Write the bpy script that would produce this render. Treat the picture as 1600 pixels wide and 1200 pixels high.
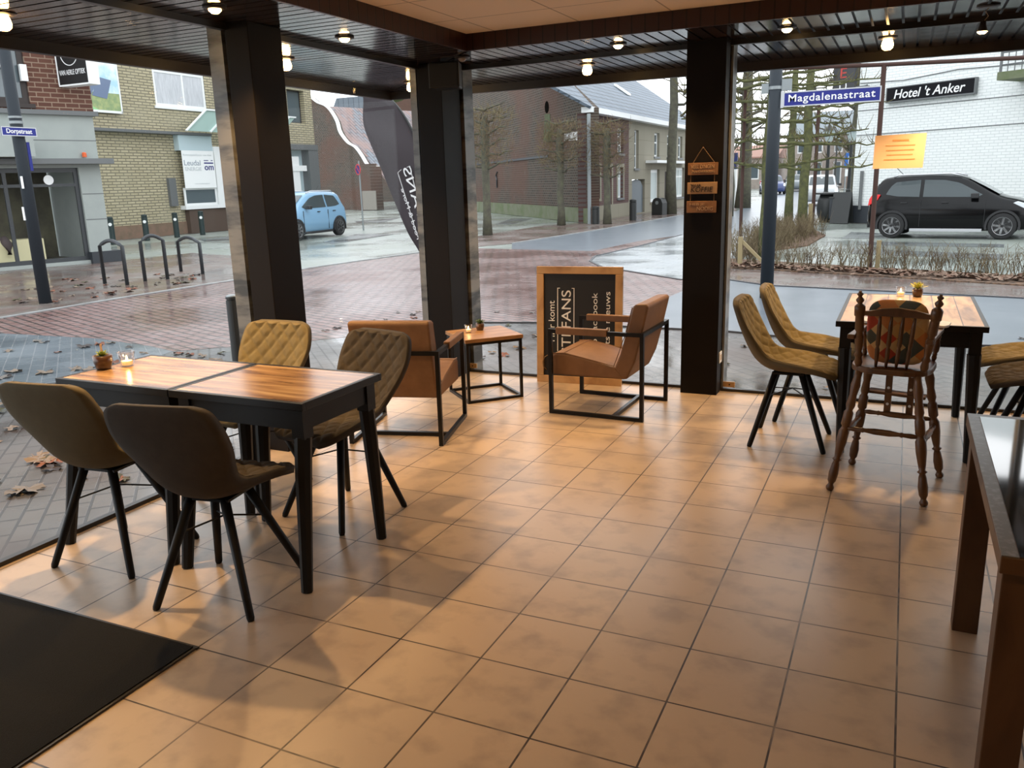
import bpy, bmesh, math, random
from mathutils import Vector, Matrix
C = bpy.context.scene.collection
for _o in list(bpy.data.objects): bpy.data.objects.remove(_o)
rnd = random.Random(7)
PI = math.pi
R = math.radians
GZ = -0.03                      # street level just outside the glass

# ------------------------------------------------------------------ camera
cam = bpy.data.cameras.new('camera'); camo = bpy.data.objects.new('camera', cam); C.objects.link(camo)
cam.sensor_width = 36; cam.sensor_fit = 'HORIZONTAL'; cam.lens = 29.198; cam.clip_start = 0.05; cam.clip_end = 400
_r = Vector((0.907234, 0.419623, -0.029034)); _u = Vector((-0.074126, 0.227444, 0.970966)); _w = Vector((-0.414043, 0.878741, -0.237450))
camo.matrix_world = Matrix(((_r.x, _u.x, -_w.x, -0.0883), (_r.y, _u.y, -_w.y, -4.9308), (_r.z, _u.z, -_w.z, 1.6182), (0, 0, 0, 1)))
bpy.context.scene.camera = camo

# ------------------------------------------------------------------ exposure, sky
sc = bpy.context.scene
sc.view_settings.view_transform = 'Standard'; sc.view_settings.look = 'None'
sc.view_settings.gamma = 1; sc.view_settings.use_curve_mapping = False
sc.view_settings.exposure = 0.0
wd = bpy.data.worlds.new('overcast_sky'); sc.world = wd; wd.use_nodes = True
nt = wd.node_tree; nt.nodes.clear()
wo = nt.nodes.new('ShaderNodeOutputWorld'); bg = nt.nodes.new('ShaderNodeBackground')
tc = nt.nodes.new('ShaderNodeTexCoord'); nz = nt.nodes.new('ShaderNodeTexNoise'); rp = nt.nodes.new('ShaderNodeValToRGB')
nz.inputs['Scale'].default_value = 1.6; nz.inputs['Detail'].default_value = 4
rp.color_ramp.elements[0].position = 0.3; rp.color_ramp.elements[0].color = (0.80, 0.87, 0.93, 1)
rp.color_ramp.elements[1].position = 0.75; rp.color_ramp.elements[1].color = (0.98, 0.99, 1.0, 1)
nt.links.new(tc.outputs['Generated'], nz.inputs['Vector']); nt.links.new(nz.outputs['Fac'], rp.inputs['Fac'])
nt.links.new(rp.outputs['Color'], bg.inputs['Color']); nt.links.new(bg.outputs['Background'], wo.inputs['Surface'])
bg.inputs['Strength'].default_value = 2.5

# ------------------------------------------------------------------ ceiling lights of the room (warm spots)
WARM = (1.0, 0.62, 0.27)
def spot_lamp(loc, power, parent=None, size=1.95, blend=0.6, rad=0.035):
    l = bpy.data.lights.new('spot_light', 'SPOT'); l.energy = power; l.color = WARM
    l.spot_size = size; l.spot_blend = blend; l.shadow_soft_size = rad
    o = bpy.data.objects.new('spot_light', l); C.objects.link(o); o.location = loc
    if parent: o.parent = parent
    return o
for _x, _y, _p in [(-1.6, -2.9, 10), (0.4, -2.9, 9), (-1.8, -5.0, 40), (0.4, -5.0, 38), (2.2, -3.8, 16)]: spot_lamp((_x, _y, 2.62), _p, rad=0.06, size=2.7)

# ------------------------------------------------------------------ material helpers
def new_mat(name):
    m = bpy.data.materials.new(name); m.use_nodes = True
    return m, m.node_tree, m.node_tree.nodes['Principled BSDF']
def rgba(c): return (c[0], c[1], c[2], 1)
def mat(name, col, rough=0.5, metal=0.0, var=None, bump=None, coat=0, spec=0.5, emit=None, stretch=None):
    m, t, b = new_mat(name); b.inputs['Roughness'].default_value = rough; b.inputs['Metallic'].default_value = metal
    b.inputs['Base Color'].default_value = rgba(col); b.inputs['Specular IOR Level'].default_value = spec
    if coat: b.inputs['Coat Weight'].default_value = coat; b.inputs['Coat Roughness'].default_value = 0.06
    if emit: b.inputs['Emission Color'].default_value = rgba(emit[0]); b.inputs['Emission Strength'].default_value = emit[1]
    if var or bump:
        c = t.nodes.new('ShaderNodeTexCoord'); mp = t.nodes.new('ShaderNodeMapping'); t.links.new(c.outputs['Object'], mp.inputs['Vector'])
        if stretch: mp.inputs['Scale'].default_value = stretch
    if var:
        col2, sc_, lo, hi = var
        n = t.nodes.new('ShaderNodeTexNoise'); n.inputs['Scale'].default_value = sc_; n.inputs['Detail'].default_value = 5; n.inputs['Roughness'].default_value = 0.6
        r_ = t.nodes.new('ShaderNodeValToRGB'); r_.color_ramp.elements[0].position = lo; r_.color_ramp.elements[1].position = hi
        r_.color_ramp.elements[0].color = rgba(col); r_.color_ramp.elements[1].color = rgba(col2)
        t.links.new(mp.outputs['Vector'], n.inputs['Vector']); t.links.new(n.outputs['Fac'], r_.inputs['Fac']); t.links.new(r_.outputs['Color'], b.inputs['Base Color'])
    if bump:
        n = t.nodes.new('ShaderNodeTexNoise'); n.inputs['Scale'].default_value = bump[0]; n.inputs['Detail'].default_value = 3
        bp = t.nodes.new('ShaderNodeBump'); bp.inputs['Strength'].default_value = bump[1]; bp.inputs['Distance'].default_value = bump[2]
        t.links.new(mp.outputs['Vector'], n.inputs['Vector']); t.links.new(n.outputs['Fac'], bp.inputs['Height']); t.links.new(bp.outputs['Normal'], b.inputs['Normal'])
    return m
def brick_mat(name, c1, c2, cm, bw, bh, ms, plane='xz', rough=0.8, rot=0.0, offset=0.5, stain=None, wet=None, bump=0.3, freq=2, rough2=None, origin=(0, 0), mottle=None, ior=None):
    """bricks, tiles or pavers laid in the object's own plane; wet = (scale, low roughness) puddled sheen"""
    m, t, b = new_mat(name); N = t.nodes.new; L = t.links.new
    c = N('ShaderNodeTexCoord'); sp = N('ShaderNodeSeparateXYZ'); cb = N('ShaderNodeCombineXYZ'); L(c.outputs['Object'], sp.inputs[0])
    if plane == 'xz': L(sp.outputs['X'], cb.inputs['X']); L(sp.outputs['Z'], cb.inputs['Y'])
    elif plane == 'yz': L(sp.outputs['Y'], cb.inputs['X']); L(sp.outputs['Z'], cb.inputs['Y'])
    else: L(sp.outputs['X'], cb.inputs['X']); L(sp.outputs['Y'], cb.inputs['Y'])
    mp = N('ShaderNodeMapping'); mp.inputs['Rotation'].default_value = (0, 0, rot); mp.inputs['Location'].default_value = (origin[0], origin[1], 0); L(cb.outputs[0], mp.inputs['Vector'])
    k = N('ShaderNodeTexBrick'); k.offset = offset; k.offset_frequency = freq; k.inputs['Scale'].default_value = 1
    k.inputs['Brick Width'].default_value = bw; k.inputs['Row Height'].default_value = bh; k.inputs['Mortar Size'].default_value = ms
    k.inputs['Color1'].default_value = rgba(c1); k.inputs['Color2'].default_value = rgba(c2); k.inputs['Mortar'].default_value = rgba(cm); k.inputs['Mortar Smooth'].default_value = 0.2
    L(mp.outputs['Vector'], k.inputs['Vector'])
    out = k.outputs['Color']
    if ior: b.inputs['IOR'].default_value = ior
    for st in ([stain] if stain else []) + ([mottle] if mottle else []):
        sc_, colr, lo, hi, amt = st
        n = N('ShaderNodeTexNoise'); n.inputs['Scale'].default_value = sc_; n.inputs['Detail'].default_value = 6; L(c.outputs['Object'], n.inputs['Vector'])
        mr = N('ShaderNodeMapRange'); mr.inputs['From Min'].default_value = lo; mr.inputs['From Max'].default_value = hi; mr.inputs['To Max'].default_value = amt; L(n.outputs['Fac'], mr.inputs['Value'])
        mx = N('ShaderNodeMix'); mx.data_type = 'RGBA'; L(mr.outputs[0], mx.inputs['Factor']); L(out, mx.inputs['A']); mx.inputs['B'].default_value = rgba(colr); out = mx.outputs['Result']
    L(out, b.inputs['Base Color'])
    b.inputs['Roughness'].default_value = rough
    if wet:
        n = N('ShaderNodeTexNoise'); n.inputs['Scale'].default_value = wet[0]; n.inputs['Detail'].default_value = 4; L(c.outputs['Object'], n.inputs['Vector'])
        mr = N('ShaderNodeMapRange'); mr.inputs['From Min'].default_value = 0.4; mr.inputs['From Max'].default_value = 0.62
        mr.inputs['To Min'].default_value = wet[1]; mr.inputs['To Max'].default_value = rough; L(n.outputs['Fac'], mr.inputs['Value']); L(mr.outputs[0], b.inputs['Roughness'])
    if bump:
        bp = N('ShaderNodeBump'); bp.inputs['Strength'].default_value = bump; bp.inputs['Distance'].default_value = 0.01; bp.invert = True
        L(k.outputs['Fac'], bp.inputs['Height']); L(bp.outputs['Normal'], b.inputs['Normal'])
    return m
def wood_mat(name, c1, c2, c3, scale=(2, 22, 22), rough=0.45, planks=None, plane='xy'):
    """streaky wood; grain along the object's x (scale stretches the noise); planks = (width, plank_axis)"""
    m, t, b = new_mat(name); N = t.nodes.new; L = t.links.new
    c = N('ShaderNodeTexCoord'); mp = N('ShaderNodeMapping'); mp.inputs['Scale'].default_value = scale; L(c.outputs['Object'], mp.inputs['Vector'])
    n = N('ShaderNodeTexNoise'); n.inputs['Scale'].default_value = 1; n.inputs['Detail'].default_value = 6; n.inputs['Distortion'].default_value = 0.6; L(mp.outputs['Vector'], n.inputs['Vector'])
    r_ = N('ShaderNodeValToRGB'); e = r_.color_ramp.elements; e[0].position = 0.3; e[0].color = rgba(c1); e[1].position = 0.7; e[1].color = rgba(c3); q = e.new(0.5); q.color = rgba(c2)
    L(n.outputs['Fac'], r_.inputs['Fac']); out = r_.outputs['Color']
    if planks:
        w, ax = planks
        mp2 = N('ShaderNodeMapping'); L(c.outputs['Object'], mp2.inputs['Vector'])
        if ax == 'y': mp2.inputs['Rotation'].default_value = (0, 0, PI / 2)
        k = N('ShaderNodeTexBrick'); k.inputs['Scale'].default_value = 1; k.inputs['Brick Width'].default_value = 4; k.inputs['Row Height'].default_value = w; k.inputs['Mortar Size'].default_value = 0.003
        k.inputs['Color1'].default_value = (1, 1, 1, 1); k.inputs['Color2'].default_value = (0.72, 0.72, 0.72, 1); k.inputs['Mortar'].default_value = (0.12, 0.1, 0.08, 1); L(mp2.outputs['Vector'], k.inputs['Vector'])
        mx = N('ShaderNodeMix'); mx.data_type = 'RGBA'; mx.blend_type = 'MULTIPLY'; mx.inputs['Factor'].default_value = 1; L(out, mx.inputs['A']); L(k.outputs['Color'], mx.inputs['B']); out = mx.outputs['Result']
    L(out, b.inputs['Base Color']); b.inputs['Roughness'].default_value = rough
    return m
def glass_mat(name, tint=(1, 1, 1), f0=0.0, rough=0.0):
    """clear pane: straight see-through mixed with a mirror sheen that grows at grazing angles"""
    m = bpy.data.materials.new(name); m.use_nodes = True; t = m.node_tree; t.nodes.clear(); N = t.nodes.new; L = t.links.new
    o = N('ShaderNodeOutputMaterial'); mx = N('ShaderNodeMixShader'); ge = N('ShaderNodeNewGeometry')
    dt = N('ShaderNodeVectorMath'); dt.operation = 'DOT_PRODUCT'; L(ge.outputs['Normal'], dt.inputs[0]); L(ge.outputs['Incoming'], dt.inputs[1])
    def mth(op, a, b=None):
        n = N('ShaderNodeMath'); n.operation = op
        for i, v in enumerate((a, b)):
            if v is None: continue
            if isinstance(v, float): n.inputs[i].default_value = v
            else: L(v, n.inputs[i])
        return n.outputs[0]
    c = mth('ABSOLUTE', dt.outputs['Value']); k = mth('POWER', mth('SUBTRACT', 1.0, c), 5.0); fr = mth('MULTIPLY_ADD', k, 1 - f0); fr.node.inputs[2].default_value = f0
    tr = N('ShaderNodeBsdfTransparent'); tr.inputs['Color'].default_value = rgba(tint); g = N('ShaderNodeBsdfGlossy'); g.inputs['Roughness'].default_value = rough
    L(fr, mx.inputs[0]); L(tr.outputs[0], mx.inputs[1]); L(g.outputs[0], mx.inputs[2]); L(mx.outputs[0], o.inputs[0])
    return m

# ------------------------------------------------------------------ mesh helpers
class MB:
    def __init__(s): s.bm = bmesh.new()
    def box(s, x0, x1, y0, y1, z0, z1):
        v = [s.bm.verts.new(p) for p in ((x0, y0, z0), (x1, y0, z0), (x1, y1, z0), (x0, y1, z0), (x0, y0, z1), (x1, y0, z1), (x1, y1, z1), (x0, y1, z1))]
        for f in ((0, 3, 2, 1), (4, 5, 6, 7), (0, 1, 5, 4), (1, 2, 6, 5), (2, 3, 7, 6), (3, 0, 4, 7)): s.bm.faces.new([v[i] for i in f])
        return s
    def beam(s, p0, p1, w, h=None, w2=None, h2=None, up=(0, 0, 1)):
        h = h or w; w2 = w2 or w; h2 = h2 or h
        p0 = Vector(p0); p1 = Vector(p1); d = (p1 - p0).normalized(); u = Vector(up)
        if abs(d.dot(u)) > 0.99: u = Vector((0, 1, 0))
        a = d.cross(u).normalized(); b = a.cross(d).normalized(); v = []
        for p, ww, hh in ((p0, w, h), (p1, w2, h2)):
            for i, j in ((-1, -1), (1, -1), (1, 1), (-1, 1)): v.append(s.bm.verts.new(p + a * i * ww / 2 + b * j * hh / 2))
        for f in ((3, 2, 1, 0), (4, 5, 6, 7), (0, 1, 5, 4), (1, 2, 6, 5), (2, 3, 7, 6), (3, 0, 4, 7)): s.bm.faces.new([v[i] for i in f])
        return s
    def tube(s, pts, rad, n=8, cap=True):
        pts = [Vector(p) for p in pts]; rr = rad if isinstance(rad, (list, tuple)) else [rad] * len(pts); rings = []
        for i, p in enumerate(pts):
            d = (pts[min(i + 1, len(pts) - 1)] - pts[max(i - 1, 0)]).normalized(); u = Vector((0, 0, 1)) if abs(d.z) < 0.9 else Vector((0, 1, 0))
            a = d.cross(u).normalized(); b = a.cross(d)
            rings.append([s.bm.verts.new(p + (a * math.cos(2 * PI * k / n) + b * math.sin(2 * PI * k / n)) * rr[i]) for k in range(n)])
        for i in range(len(rings) - 1):
            for k in range(n): s.bm.faces.new((rings[i][k], rings[i][(k + 1) % n], rings[i + 1][(k + 1) % n], rings[i + 1][k]))
        if cap: s.bm.faces.new(rings[0][::-1]); s.bm.faces.new(rings[-1])
        return s
    def lathe(s, prof, c=(0, 0, 0), n=24, axis=None):
        """prof = [(r, z)...] turned about z at c, or along axis=(p0, p1) with z in 0..1"""
        if axis:
            p0 = Vector(axis[0]); p1 = Vector(axis[1]); return s.tube([p0.lerp(p1, t) for r_, t in prof], [max(r_, 1e-4) for r_, t in prof], n)
        rings = [[s.bm.verts.new((c[0] + max(r_, 1e-4) * math.cos(2 * PI * k / n), c[1] + max(r_, 1e-4) * math.sin(2 * PI * k / n), c[2] + z)) for k in range(n)] for r_, z in prof]
        for i in range(len(rings) - 1):
            for k in range(n): s.bm.faces.new((rings[i][k], rings[i][(k + 1) % n], rings[i + 1][(k + 1) % n], rings[i + 1][k]))
        s.bm.faces.new(rings[0][::-1]); s.bm.faces.new(rings[-1])
        return s
    def prism(s, pts, a, b, ax='z'):
        """2-D outline extruded from a to b along ax: z -> (x,y), y -> (x,z), x -> (y,z)"""
        f3 = {'z': lambda p, t: (p[0], p[1], t), 'y': lambda p, t: (p[0], t, p[1]), 'x': lambda p, t: (t, p[0], p[1])}[ax]
        v0 = [s.bm.verts.new(f3(p, a)) for p in pts]; v1 = [s.bm.verts.new(f3(p, b)) for p in pts]; n = len(pts)
        s.bm.faces.new(v0[::-1]); s.bm.faces.new(v1)
        for i in range(n): s.bm.faces.new((v0[i], v0[(i + 1) % n], v1[(i + 1) % n], v1[i]))
        return s
    def face(s, pts): s.bm.faces.new([s.bm.verts.new(p) for p in pts]); return s
    def ball(s, c, r, n=12, m=8, sq=(1, 1, 1)):
        prof = [(r * math.sin(PI * i / m), -r * math.cos(PI * i / m)) for i in range(m + 1)]
        k = len(s.bm.verts); s.lathe(prof, (0, 0, 0), n); s.bm.verts.ensure_lookup_table()
        for v in s.bm.verts[k:]: v.co = Vector((v.co.x * sq[0] + c[0], v.co.y * sq[1] + c[1], v.co.z * sq[2] + c[2]))
        return s
    def grid(s, P, closed=False):
        V = [[s.bm.verts.new(p) for p in row] for row in P]
        for i in range(len(V) - 1):
            m = len(V[0]); 
            for j in range(m if closed else m - 1): s.bm.faces.new((V[i][j], V[i][(j + 1) % m], V[i + 1][(j + 1) % m], V[i + 1][j]))
        return V
def obj(name, mb, m, parent=None, loc=None, rotz=None, smooth=False, bevel=0, rot=None, label=None):
    me = bpy.data.meshes.new(name); bmesh.ops.recalc_face_normals(mb.bm, faces=mb.bm.faces[:]); mb.bm.to_mesh(me); mb.bm.free()
    o = bpy.data.objects.new(name, me); C.objects.link(o)
    for mm in (m if isinstance(m, (list, tuple)) else [m]): me.materials.append(mm)
    if smooth: me.shade_smooth() if smooth is True else me.shade_smooth()
    if parent: o.parent = parent
    if loc: o.location = loc
    if rot: o.rotation_euler = rot
    elif rotz is not None: o.rotation_euler = (0, 0, rotz)
    if bevel:
        b = o.modifiers.new('bevel', 'BEVEL'); b.width = bevel; b.segments = 2; b.limit_method = 'ANGLE'
        b.harden_normals = False
    if label: o['label'] = label
    return o
def tag(o, label, cat, group=None, kind=None):
    o['label'] = label; o['category'] = cat
    if group: o['group'] = group
    if kind: o['kind'] = kind
    return o
def thing(name, label, cat, loc=(0, 0, 0), rotz=0.0, group=None):
    o = bpy.data.objects.new(name, None); C.objects.link(o); o.location = loc; o.rotation_euler = (0, 0, rotz); o.empty_display_size = 0.1
    return tag(o, label, cat, group)
def struct(name, mb, m, **k):
    o = obj(name, mb, m, **k)
    if not k.get('parent'): o['kind'] = 'structure'
    return o
def dup(root, loc, rotz, label, group=None):
    r_ = root.copy(); C.objects.link(r_); r_.location = loc; r_.rotation_euler = (0, 0, rotz); r_['label'] = label
    if group: r_['group'] = group
    for ch in list(root.children):
        c = ch.copy(); C.objects.link(c); c.parent = r_
        for g in ch.children: d = g.copy(); C.objects.link(d); d.parent = c
    return r_
def text(name, s, w, h, m, parent, loc, rot, ext=0.002, mirror=False, shear=0.0, bold=0.0, sp=1.0):
    """lettering built flat, fitted to w x h, its left bottom corner at loc"""
    cu = bpy.data.curves.new(name, 'FONT'); cu.body = s; cu.size = 1; cu.extrude = ext / max(h, 1e-3); cu.shear = shear; cu.offset = bold; cu.space_character = sp
    to = bpy.data.objects.new(name, cu); C.objects.link(to); bpy.context.view_layer.update()
    me = bpy.data.meshes.new_from_object(to.evaluated_get(bpy.context.evaluated_depsgraph_get())); bpy.data.objects.remove(to)
    xs = [v.co.x for v in me.vertices]; ys = [v.co.y for v in me.vertices]; x0, x1, y0, y1 = min(xs), max(xs), min(ys), max(ys)
    for v in me.vertices:
        v.co.x = (v.co.x - x0) / (x1 - x0) * w; v.co.y = (v.co.y - y0) / (y1 - y0) * h; v.co.z *= h
    me.materials.clear(); me.materials.append(m)
    o = bpy.data.objects.new(name, me); C.objects.link(o); o.parent = parent; o.location = loc; o.rotation_euler = rot
    return o

# ------------------------------------------------------------------ materials
M_floor = brick_mat('floor_tiles', (0.49, 0.375, 0.27), (0.52, 0.395, 0.285), (0.05, 0.035, 0.027), 0.33, 0.33, 0.0036, 'xy', 0.30, offset=0.0, bump=0.25,
                    mottle=(7.0, (0.33, 0.25, 0.19), 0.48, 0.68, 0.7), stain=(1.7, (0.40, 0.305, 0.23), 0.5, 0.8, 0.5))
M_ceil = brick_mat('ceiling_tiles', (0.78, 0.64, 0.50), (0.80, 0.655, 0.51), (0.38, 0.30, 0.22), 0.63, 0.63, 0.006, 'xy', 0.85, offset=0.0, bump=0.2, origin=(2.17, -0.2))
M_slat = mat('glossy_lacquered_slats', (0.030, 0.021, 0.020), 0.12, var=((0.038, 0.027, 0.026), 3, 0.4, 0.6), bump=(2.2, 0.12, 0.02)); M_slat.node_tree.nodes['Principled BSDF'].inputs['IOR'].default_value = 2.2
M_fascia_y = brick_mat('fascia_planks_right', (0.033, 0.0108, 0.0072), (0.039, 0.0132, 0.0084), (0.006, 0.0024, 0.0018), 0.09, 9.0, 0.006, 'xz', 0.35, offset=0.0)
M_fascia_x = brick_mat('fascia_planks_left', (0.033, 0.0108, 0.0072), (0.039, 0.0132, 0.0084), (0.006, 0.0024, 0.0018), 0.09, 9.0, 0.006, 'yz', 0.35, offset=0.0)
M_eave = mat('dark_brown_eave', (0.021, 0.0132, 0.0084), 0.5)
M_alu = mat('dark_aluminium', (0.03, 0.027, 0.025), 0.35, 0.3)
M_silver = mat('grey_aluminium', (0.35, 0.35, 0.34), 0.35, 0.6)
M_column = mat('dark_brown_column', (0.0105, 0.007875, 0.006375), 0.5, spec=0.12)
M_marble = mat('veined_marble', (0.18, 0.174, 0.162), 0.3, var=((0.042, 0.0408, 0.039), 2.2, 0.44, 0.60), stretch=(0.8, 0.8, 3.6))
M_glass = glass_mat('window_glass')
M_cup = glass_mat('candle_cup_glass', f0=0.10)
M_wall_in = mat('plaster_warm', (0.30, 0.24, 0.18), 0.85)
M_mat = mat('black_coir_mat', (0.012, 0.0108, 0.009), 0.98, bump=(300, 0.9, 0.004), spec=0.15)
M_black = mat('black_metal', (0.00672, 0.00616, 0.00616), 0.38, spec=0.3)
M_blackwood = mat('black_stained_wood', (0.00462, 0.0042, 0.0042), 0.5, spec=0.3)
M_tabletop = wood_mat('acacia_tabletop', (0.13, 0.062, 0.026), (0.34, 0.20, 0.095), (0.54, 0.37, 0.19), (2.0, 20, 10), 0.24)
M_planktop = wood_mat('plank_tabletop', (0.22, 0.12, 0.055), (0.58, 0.39, 0.22), (0.72, 0.52, 0.32), (14, 2.5, 10), 0.3, planks=(0.13, 'y'))
M_oak = wood_mat('honey_wood', (0.225, 0.105, 0.0375), (0.33, 0.1762, 0.075), (0.39, 0.225, 0.105), (3, 20, 10), 0.4)
M_frame_wood = wood_mat('pine_frame', (0.30, 0.15, 0.055), (0.50, 0.29, 0.12), (0.58, 0.35, 0.16), (4, 4, 4), 0.5)
M_chalkboard = mat('chalkboard_black', (0.0072, 0.0072, 0.0072), 0.6)
M_chalk = mat('chalk_white', (0.80, 0.79, 0.76), 0.9)
M_olive = mat('olive_velvet', (0.1509, 0.1169, 0.05884), 0.85, var=((0.1961, 0.1547, 0.07544), 14, 0.35, 0.7), spec=0.2)
M_taupe = mat('taupe_velvet', (0.05221, 0.04127, 0.02884), 0.85, var=((0.06961, 0.05469, 0.03878), 14, 0.35, 0.7), spec=0.2)
M_olive_back = mat('olive_shell', (0.1125, 0.09, 0.054), 0.75, var=((0.1275, 0.1013, 0.06), 20, 0.35, 0.7), spec=0.25)
M_taupe_back = mat('taupe_shell', (0.04836, 0.04056, 0.03432), 0.75, var=((0.0585, 0.04836, 0.04056), 20, 0.35, 0.7), spec=0.25)
M_cognac = mat('cognac_leather', (0.1762, 0.08625, 0.0375), 0.6, var=((0.225, 0.1162, 0.054), 9, 0.35, 0.75), bump=(160, 0.15, 0.002))
M_turned = wood_mat('antique_brown_wood', (0.055, 0.024, 0.010), (0.105, 0.048, 0.02), (0.15, 0.075, 0.032), (9, 9, 3), 0.35)
M_candle = mat('candle_wax', (0.95, 0.80, 0.55), 0.5, emit=((1.0, 0.55, 0.2), 0.35))
M_flame = mat('candle_flame', (1, 0.8, 0.4), 0.5, emit=((1.0, 0.66, 0.28), 30))
M_potbrown = mat('brown_glazed_pot', (0.07, 0.03, 0.014), 0.3, coat=0.4)
M_leafgreen = mat('succulent_green', (0.16, 0.26, 0.05), 0.5, var=((0.35, 0.38, 0.08), 30, 0.4, 0.7))
M_leafyellow = mat('succulent_yellow_green', (0.42, 0.45, 0.08), 0.5, var=((0.75, 0.62, 0.15), 20, 0.4, 0.7))
M_leafdark = mat('succulent_dark_green', (0.07, 0.12, 0.035), 0.5)
M_soil = mat('potting_soil', (0.03, 0.02, 0.012), 0.95)
M_stick = mat('wooden_stick', (0.55, 0.30, 0.12), 0.6)
M_bulb = mat('lit_bulb', (1, 0.9, 0.7), 0.3, emit=((1.0, 0.62, 0.25), 26))
M_bulb_hot = mat('lit_flood_bulb', (1, 0.9, 0.7), 0.3, emit=((1.0, 0.60, 0.22), 45))
M_ring = mat('lamp_ring', (0.03, 0.022, 0.018), 0.4, 0.4)
M_dead = mat('unlit_bulb', (0.25, 0.2, 0.17), 0.25)
M_speaker = mat('black_plastic', (0.008, 0.008, 0.008), 0.5)
M_white = mat('white_plastic', (0.8, 0.8, 0.78), 0.4)
M_brass = mat('brass_plate', (0.52, 0.33, 0.16), 0.4, 0.7)
M_signwood = mat('sign_wood', (0.24, 0.114, 0.045), 0.6, var=((0.18, 0.078, 0.03), 18, 0.4, 0.7))
M_signlight = mat('sign_wood_pale', (0.3575, 0.2145, 0.104), 0.6, var=((0.3055, 0.1755, 0.078), 18, 0.4, 0.7))
M_burnt = mat('burnt_lettering', (0.02, 0.012, 0.008), 0.8)
M_pale = mat('pale_lettering', (0.465, 0.3, 0.165), 0.8)
M_rope = mat('jute_rope', (0.18, 0.108, 0.054), 0.9)
M_darkwood = wood_mat('dark_table_wood', (0.042, 0.0162, 0.006), (0.075, 0.0312, 0.012), (0.102, 0.048, 0.0192), (8, 8, 3), 0.4)
M_wornedge = mat('worn_grey_edge', (0.112, 0.098, 0.084), 0.3, var=((0.238, 0.224, 0.21), 40, 0.5, 0.75))
M_blackglass = mat('black_glass_top', (0.012, 0.012, 0.012), 0.05, coat=1.0, spec=0.8)
M_paper = mat('orange_paper', (0.78, 0.57, 0.40), 0.8)  # even orange colour of the notice sheet, not emissive
M_papertext = mat('faded_print', (0.62, 0.33, 0.15), 0.9)

# ------------------------------------------------------------------ the room shell
struct('floor', MB().box(-3.69, 3.6, -9.0, 1.39, -0.12, 0.0), M_floor)
struct('ceiling', MB().box(-3.02, 3.6, -9.0, 0.70, 2.645, 2.75), M_ceil)
# slatted soffit: runs past the glass to the eave outside
sr = MB(); x = -4.95
while x < 3.6:
    x1 = min(x + 0.074, 3.6); f = lambda q: 0.72 if q > -3.02 else 0.72 + (-3.02 - q) * 1.0155
    sr.prism([(x, f(x)), (x1, f(x1)), (x1, 2.68), (x, 2.68)] if f(x) < 2.67 else [(x, 2.66), (x1, 2.66), (x1, 2.68), (x, 2.68)], 2.53 + rnd.uniform(-0.0006, 0.0006), 2.55); x += 0.09
struct('ceiling_right', sr, M_slat)
sl_ = MB(); y = -9.0
while y < 2.64:
    y1 = y + 0.074; f = lambda q: -3.04 if q < 0.70 else -3.04 - (q - 0.70) * 0.965
    sl_.prism([(f(y), y), (f(y1), y1), (-4.95, y1), (-4.95, y)], 2.53 + rnd.uniform(-0.0006, 0.0006), 2.55); y += 0.09
struct('ceiling_left', sl_, M_slat)
struct('soffit_backing', MB().prism([(-3.02, 0.72), (3.6, 0.72), (3.6, 2.68), (-4.95, 2.68), (-4.95, -9.0), (-3.04, -9.0), (-3.04, 0.72)], 2.552, 2.60), M_black)
struct('trim_1', MB().box(-3.04, 3.6, 0.70, 0.72, 2.53, 2.75), M_fascia_y)
struct('trim_2', MB().box(-3.04, -3.02, -9.0, 0.72, 2.53, 2.75), M_fascia_x)
struct('trim_3', MB().box(-5.0, 3.6, 2.68, 2.73, 2.46, 2.9), M_eave)
struct('trim_4', MB().box(-5.0, -4.95, -9.0, 2.68, 2.46, 2.9), M_eave)
struct('roof_slab', MB().prism([(-4.95, -9), (3.6, -9), (3.6, 2.68), (-4.95, 2.68)], 2.76, 2.9), M_eave)
struct('wall_back', MB().box(-3.69, 3.7, -9.1, -9.0, -0.1, 2.75), M_wall_in)
struct('wall_right', MB().box(3.6, 3.7, -9.0, 1.40, -0.1, 2.75), M_wall_in)
struct('wall_left', MB().box(-3.69, -3.62, -9.0, -5.2, -0.1, 2.53), M_wall_in)

# glazing: right hand front and left hand side
fb = MB(); fb.box(-3.45, -1.555, 1.355, 1.39, 0, 0.022).box(-1.28, 3.6, 1.355, 1.39, 0, 0.022)
fb.box(-3.45, -1.555, 1.35, 1.39, 2.495, 2.53).box(-1.28, 3.6, 1.35, 1.39, 2.495, 2.53).box(0.715, 0.755, 1.345, 1.395, 0.022, 2.495).box(2.7, 2.74, 1.345, 1.395, 0.022, 2.495)
w1 = struct('window_1', fb, M_alu)
for a, b in ((-3.45, -1.555), (-1.28, 0.715), (0.755, 2.7), (2.74, 3.6)): obj('pane', MB().box(a, b, 1.37, 1.376, 0.022, 2.495), M_glass, w1)
obj('edge_strip', MB().box(0.690, 0.712, 1.352, 1.368, 0.022, 2.495), M_silver, w1)
fb = MB()
for a, b in ((-5.2, -1.02), (-0.735, 1.07)): fb.box(-3.69, -3.655, a, b, 0, 0.022).box(-3.69, -3.65, a, b, 2.495, 2.53)
fb.box(-3.695, -3.645, -5.2, -5.15, 0.022, 2.495)
w2 = struct('window_2', fb, M_alu)
for a, b in ((-5.15, -1.02), (-0.735, 1.07)): obj('pane', MB().box(-3.676, -3.67, a, b, 0.022, 2.495), M_glass, w2)

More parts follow.
